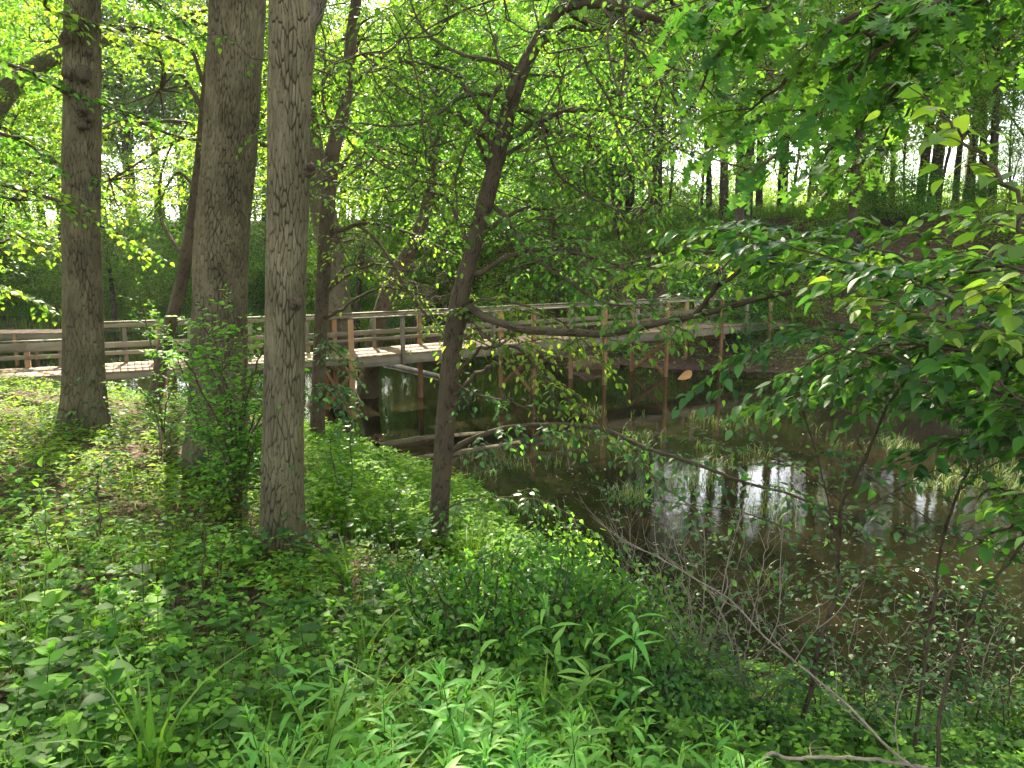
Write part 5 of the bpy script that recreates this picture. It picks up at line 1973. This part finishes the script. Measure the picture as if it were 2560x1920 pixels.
# oak leaning over the top right
e3 = offtree('oak_tree', 6.5, 4.6, 10.5, .16, 'oak with deeply lobed leaves hanging over the top right', mat='bark_grey')
OW = dict(start=.2, spacing=.075, tlen=.38, ls=.05, sub=.6, droop=.3, tr=.004, flat=.5)
for i, (z, pts, rr_) in enumerate([
    (7.6, [(900, -60, 3.6), (820, -20, 3.7), (760, 15, 3.8), (720, 50, 3.9), (700, 90, 4.0)], .014),
    (7.3, [(930, -20, 3.5), (870, 20, 3.6), (820, 60, 3.7), (780, 85, 3.8), (750, 110, 3.9)], .013),
    (7.0, [(980, 0, 3.5), (920, 40, 3.6), (880, 70, 3.7), (840, 100, 3.8), (800, 110, 3.8)], .012),
    (7.0, [(960, 40, 3.9), (900, 90, 4.0), (860, 120, 4.0), (830, 150, 4.0)], .011),
    (7.8, [(860, -60, 3.9), (780, -30, 4.0), (720, 0, 4.1), (680, 30, 4.2)], .013),
    (7.2, [(1000, -30, 4.2), (930, 10, 4.4), (880, 30, 4.5), (820, 30, 4.5)], .012),
    (7.1, [(900, 20, 4.4), (830, 60, 4.6), (770, 100, 4.8), (730, 140, 4.9)], .012),
    (7.0, [(960, -10, 3.3), (900, 30, 3.3), (850, 80, 3.4), (800, 130, 3.5), (770, 160, 3.6)], .011),
    (7.0, [(990, 60, 4.3), (920, 100, 4.5), (880, 140, 4.6), (850, 170, 4.7)], .011)]):
    limb_w(e3, wl(e3, (6.5, 4.6, z), pts), rr_, .006, M['leaf_mid'], OAK, .135, M['bark_brown'], OW, 450 + i)
high_crown(e3, np.array([6.6, 4.7, 11.5]), 3.0, 2.0, 77, M['leaf_mid'], sprays=160, r=.06)

# limbs hanging in from the left in front of the left trunk
e4 = offtree('maple_tree', -10.2, 9.0, 9, .16, 'maple with bright leaves reaching in from the left edge', mat='bark_grey')
MW = dict(start=.25, spacing=.12, tlen=.7, ls=.07, sub=.7, droop=.25, tr=.004)
for i, (z, pts, lm) in enumerate([
    (5.6, [(20, 190, 9.5), (60, 205, 10.0), (100, 225, 10.4), (140, 245, 10.8)], 'leaf_bright'),
    (6.6, [(-10, 60, 9.5), (40, 80, 10.0), (90, 100, 10.4), (150, 120, 11)], 'leaf_mid'),
    (7.4, [(0, -20, 9.5), (50, 10, 10), (110, 30, 10.4), (160, 50, 11)], 'leaf_bright'),
    (5.8, [(-20, 130, 9.5), (20, 140, 10), (70, 170, 10.4), (110, 190, 10.8)], 'leaf_mid'),
    (4.6, [(-30, 240, 10), (10, 235, 10.5), (50, 250, 11)], 'leaf_bright'),
    (3.6, [(-40, 280, 10), (0, 292, 10.5), (30, 300, 10.8), (60, 308, 11)], 'leaf_bright'),
    (7.9, [(60, -60, 9.5), (120, -20, 10), (180, 20, 10.4), (230, 60, 10.8)], 'leaf_mid')]):
    limb_w(e4, wl(e4, (-10.2, 9.0, z + .5), pts), .03, .008, M[lm], MAPLE, .11, M['bark_brown'], MW, 480 + i)
high_crown(e4, np.array([-10.1, 9.1, 10.5]), 5.0, 3.2, 78, M['leaf_bright'], sprays=420, r=.12)

# curled dead leaf caught in the shrub
lv = Leaves()
lv.add(OVATE, np.zeros((1, 3)), np.array([[-.8, .1, -.55]]), np.array([[.8, -.3, .5]]), .1)
o = link('dead_leaf', lv.mesh('dead_leaf'), M['dead_leaf'])
o.location = tuple(W(692, 371, 4.6))
tag(o, 'single curled pinkish brown dead leaf hanging among the green leaves', 'leaf')

# creeper leaves at trunk feet
for rt, Dd, px, py, w_, lab in ((r1, D1, 84, 425, .42, 'T1'), (r2, D2, 222, 470, .5, 'T2'), (r3, D3, 284, 548, .3, 'T3')):
    g2 = np.random.default_rng(int(px))
    n = 260
    a = g2.uniform(0, 6.28, n)
    hgt = g2.exponential(.22, n)
    rad = w_ * (1.15 - np.clip(hgt, 0, .4)) + g2.exponential(.08, n)
    P = np.stack([np.cos(a) * rad, np.sin(a) * rad, hgt], 1)
    lv = Leaves()
    T = np.stack([np.cos(a), np.sin(a), g2.uniform(-.8, .2, n)], 1)
    lv.add(HEART, P, T, np.stack([np.cos(a), np.sin(a), np.ones(n) * .9], 1) + g2.normal(0, .3, (n, 3)), .075 * g2.uniform(.6, 1.2, n))
    o = link('ivy', lv.mesh('ivy'), M['leaf_cool'])
    o.location = rt.location
    tag(o, {'T1': 'dark creeper leaves round the foot of the leftmost large trunk', 'T2': 'dark creeper leaves round the foot of the thickest trunk',
            'T3': 'heart-shaped creeper leaves round the foot of the pale trunk'}[lab], 'creeper')

# extra understory hugging the far shore so the wood closes down to the ground
LOWT = [bg_tree('understory_tree', 31, 5.5, .07, 2.6, 3.2, 2.9, 260, 34, .12, M['leaf_far'], lean=.6),
        bg_tree('understory_tree', 32, 6.0, .08, 2.4, 3.6, 3.2, 260, 34, .12, M['leaf_bright'], lean=.9)]
for i in range(22):
    px = rr.uniform(-140, 600)
    D = rr.uniform(33, 62)
    x, y = at_px(px, D)
    if inside(np.array([[x, y]]), POND)[0]:
        D = rr.uniform(44, 62)
        x, y = at_px(px, D)
    if inside(np.array([[x, y]]), POND)[0]:
        continue
    if blocks(x, y, 6):
        continue
    place(LOWT[i % 2], x, y, s=rr.uniform(.8, 1.3), tilt=.08, label='low understory tree on the slope beyond the pond', cat='tree', group='understory trees beyond the pond')
for px, D, s in [(600, 33, .6), (560, 36, .9), (530, 38, 1), (690, 33, .4), (1000, 34, .5), (1050, 33, .8), (1090, 30, 1.0)]:
    x, y = at_px(px, D)
    place(LOWT[rr.randint(0, 1)], x, y, s=s, tilt=.08, label='low understory tree on the far embankment', cat='tree', group='understory trees on the embankment')

# mid-height foliage of the flooded trees and of the slim trees
def join_trunk(root, Sx, c0, r, mat='bark_brown', seed=0):
    L_ = rel(np.asarray(Sx)[:, :3], root)
    k = int(np.argmin(np.linalg.norm(L_ + np.array([0, 0, .6]) - c0, axis=1)))
    a = L_[k]
    S = smooth_line(np.array([a, (a + c0) / 2 + np.array([0, 0, .15 * np.linalg.norm(c0 - a)]), c0]), 22)
    S[1:-1] += np.random.default_rng(seed).normal(0, .012, (20, 3))
    tb = Tubes()
    tb.add(S, np.linspace(r, r * .35, 22), sides=8, jit=.05, seed=seed)
    part('branch', tb.mesh('branch'), M[mat], root)


def side_crown(root, cs, seed, leafm, Sx, lsz=.13, per=30):
    rng = np.random.default_rng(seed)
    for k, (px, py, D, R_, H_, sp) in enumerate(cs):
        lv, C = crown(seed + k, R_, 0, H_, sp, per, lsz, rs=.5)
        c0 = rel(W(px, py, D)[None], root)[0]
        join_trunk(root, Sx, c0, .07, seed=seed + k)
        p = lv.parts[0]
        keep = ~sunlit(p[1] + c0 + np.array(root.location))
        lv.parts[0] = (p[0], (p[1] + c0)[keep], p[2][keep], p[3][keep], p[4][keep], p[5][keep])
        tb = Tubes()
        for i in range(9):
            c = C[rng.integers(0, len(C))]
            S = smooth_line(np.array([c0, c0 + c * .4 + rng.normal(0, .2, 3), c0 + c]), 12)
            tb.add(S, np.linspace(.03, .006, 12), sides=5, seed=i)
        br = part('branch', tb.mesh('branch'), M['bark_brown'], root)
        part('foliage', lv.mesh('foliage'), leafm, br)


side_crown(r7, [(430, 120, D7, 2.6, 2.0, 150), (500, 60, D7 + 1, 2.6, 1.8, 150), (400, 60, D7 - 1, 2.4, 1.6, 120), (470, 200, D7 + 2, 2.2, 1.3, 90), (560, 110, D7 + 3, 2.6, 1.8, 120)], 800, M['leaf_mid'], S7)
side_crown(r8, [(320, 90, D8, 2.6, 2.0, 130), (250, 40, D8, 2.8, 1.8, 130), (370, 170, D8 + 2, 2.0, 1.2, 80), (160, 90, D8 - 1, 2.6, 1.6, 110), (110, 180, D8 + 2, 2.4, 1.3, 90), (60, 60, D8 + 2, 3.0, 2.0, 170), (150, 30, D8 + 1, 3.0, 1.6, 160), (20, 200, D8 + 4, 2.6, 1.6, 100), (240, 150, D8 + 3, 2.6, 1.8, 120), (360, 40, D8, 2.8, 1.6, 140)], 820, M['leaf_bright'], S8)

# leafy fill of the slim leaning tree toward the right, sprays of real-size leaves
def leaf_cloud(root, cs, seed, leafm, size, Sx):
    for k, (px, py, D, R_, H_, sp) in enumerate(cs):
        rng = np.random.default_rng(seed + k)
        c0 = rel(W(px, py, D)[None], root)[0]
        tt, lv = Tubes(), Leaves()
        join_trunk(root, Sx, c0, .03, seed=seed + k)
        st_ = rng.normal(0, 1, (sp, 3)) * np.array([R_, R_, H_]) * .5
        st_ = st_[np.argsort(np.linalg.norm(st_, axis=1))] + c0
        done = [c0]
        for i in range(sp):
            a = st_[i]
            q = min(done, key=lambda v: np.linalg.norm(v - a))
            done.append(a)
            Sg = smooth_line(np.array([q, (q + a) / 2 + rng.normal(0, .05, 3), a]), 8)
            tt.add(Sg, np.linspace(.01, .007, 8), sides=4)
            d = nrm(rng.normal(0, 1, 3) * [1, 1, .35])
            e = a + d * rng.uniform(.6, 1.1)
            S = smooth_line(np.array([a, (a + e) / 2 + [0, 0, .08], e - [0, 0, .12]]), 8)
            tt.add(S, np.linspace(.007, .003, 8), sides=4)
            twigs(S, tt, lv, OVATE, size, start=.05, spacing=.14, tlen=.34, ls=.055, tr=.0025, rng=rng, sub=0, droop=.5)
        for q in range(len(lv.parts)):
            p = lv.parts[q]
            kp = ~sunlit(p[1] + np.array(root.location))
            lv.parts[q] = (p[0], p[1][kp], p[2][kp], p[3][kp], p[4][kp], p[5][kp])
        br = part('twig', tt.mesh('twig'), M['twig'], root)
        part('foliage', lv.mesh('foliage'), leafm, br)


leaf_cloud(r5, [(610, 60, D5 - .3, 1.6, .9, 40), (640, 120, D5, 1.4, .6, 26), (590, 140, D5 + .8, 1.2, .8, 24), (700, 40, D5 + 1, 1.6, .8, 34), (560, 210, D5 + .5, 1.2, .7, 18),
                (450, 110, D5 + .6, 1.4, 1.0, 36), (400, 60, D5 + .6, 1.4, .8, 30), (430, 190, D5 + .8, 1.2, .6, 22), (620, 265, D5 - .5, 1.3, .4, 20)], 900, M['leaf_mid'], .09, S5)
leaf_cloud(r4, [(415, 272, D4 - .8, .6, .35, 12), (445, 300, D4 - 1.0, .55, .4, 12), (370, 262, D4 - .4, .5, .35, 8), (345, 235, D4 + .2, .5, .5, 8)], 950, M['leaf_bright'], .1, S4)
leaf_cloud(r5, [(500, 345, D5 - .5, .4, .25, 5), (535, 365, D5 - .7, .4, .2, 4)], 970, M['leaf_bright'], .095, S5)
leaf_cloud(r4, [(380, 150, D4 + .8, 1.3, 1.0, 26), (350, 60, D4 + 1, 1.3, .9, 24)], 930, M['leaf_bright'], .09, S4)

# big leaning limb at the upper left
e5 = offtree('old_tree', -19.5, 21.0, 12, .35, 'massive old tree whose thick limb slants in at the upper left edge', mat='bark_grey')
S = smooth_line(np.array([(-19.5, 21.0, hz(-19.5, 21) + 4.5), W(-50, 160, 21), W(0, 100, 21.3), W(30, 72, 21.6), W(62, 52, 22), W(100, 42, 22.4), W(140, 20, 23)]), 40)
tb = Tubes()
tb.add(rel(S, e5), np.linspace(.36, .12, 40), sides=18, jit=.06, seed=4)
part('branch', tb.mesh('branch'), M['bark_grey'], e5)
side_crown(e5, [(60, 40, 23, 2.6, 1.6, 120), (10, 130, 22, 2.2, 1.2, 80)], 850, M['leaf_bright'], S + 0)

# sticks among the herbs
def stick(pts, r, label, seed):
    P_ = []
    for a, b, dz in pts:
        q = base_of(a, b)
        P_.append([q[0], q[1], q[2] + dz])
    P_ = np.array(P_)
    S = smooth_line(P_, 22)
    tb = Tubes()
    tb.add(S - P_[0], np.linspace(r, r * .5, 22), sides=8, jit=.1, seed=seed)
    o = link('fallen_branch', tb.mesh('fallen_branch'), M['bark_brown'])
    o.location = tuple(P_[0])
    tag(o, label, 'branch')


stick([(171, 545, .0), (190, 532, .12), (212, 520, .22), (232, 516, .3), (262, 520, .35)], .022, 'curved dark fallen branch left of the pale trunk', 1)
stick([(306, 560, .05), (322, 548, .15), (340, 530, .25), (350, 516, .35)], .016, 'dark stick leaning beside the foot of the pale trunk', 2)
stick([(160, 470, .0), (162, 458, .3), (158, 450, .55)], .02, 'dark forked stick upright between the left trunk and the thick trunk', 3)
stick([(168, 468, .15), (180, 462, .3), (200, 462, .35)], .018, 'dark side stick pointing at the thick trunk', 4)
stick([(60, 612, .05), (95, 618, .08), (120, 622, .03)], .02, 'short brown stick lying in the left foreground herbs', 5)


# ------------------------------------------------------------------ haze
bx = (-330, 330, -40, 420, -2.0, 48)
Vh = [(bx[i], bx[2 + j], bx[4 + k]) for i in (0, 1) for j in (0, 1) for k in (0, 1)]
Fh = np.array([(0, 1, 3, 2), (4, 6, 7, 5), (0, 4, 5, 1), (2, 3, 7, 6), (0, 2, 6, 4), (1, 5, 7, 3)])
hm, HN, HL = newmat('haze')
ho = HN.new('ShaderNodeOutputMaterial')
pv = HN.new('ShaderNodeVolumePrincipled')
pv.inputs['Color'].default_value = (.93, .96, 1, 1)
pv.inputs['Density'].default_value = .0002
pv.inputs['Anisotropy'].default_value = .3
HL.new(pv.outputs[0], ho.inputs['Volume'])
tag(link('haze', mesh_np('haze', Vh, [Fh]), hm), kind='stuff')

# ------------------------------------------------------------------ light
az, el = R(-16), R(38)
sd = Vector((math.sin(az) * math.cos(el), math.cos(az) * math.cos(el), math.sin(el)))
ld = bpy.data.lights.new('sun', 'SUN')
ld.energy = 5.0
ld.angle = R(.5)
ld.color = (1, .9, .7)
lo = bpy.data.objects.new('sun', ld)
COL.objects.link(lo)
lo.rotation_euler = sd.to_track_quat('Z', 'Y').to_euler()
w = bpy.data.worlds.new("World")
SC.world = w
w.use_nodes = True
N, L = w.node_tree.nodes, w.node_tree.links
N.clear()
sky = N.new('ShaderNodeTexSky')
sky.sky_type = 'NISHITA'
sky.sun_disc = False
sky.sun_elevation = el
sky.sun_rotation = az
sky.dust_density = 2.5
bg = N.new('ShaderNodeBackground')
bg.inputs[1].default_value = .15
out = N.new('ShaderNodeOutputWorld')
hz_ = N.new('ShaderNodeHueSaturation')
hz_.inputs['Saturation'].default_value = .4
L.new(sky.outputs[0], hz_.inputs['Color'])
L.new(hz_.outputs[0], bg.inputs[0])
L.new(bg.outputs[0], out.inputs[0])
SC.view_settings.view_transform = 'Standard'
SC.view_settings.look = 'None'
SC.view_settings.gamma = 1
SC.view_settings.exposure = 2.55
SC.cycles.max_bounces = 7
SC.cycles.diffuse_bounces = 3
SC.cycles.transmission_bounces = 6
SC.cycles.glossy_bounces = 3
SC.cycles.caustics_reflective = False
SC.cycles.caustics_refractive = False
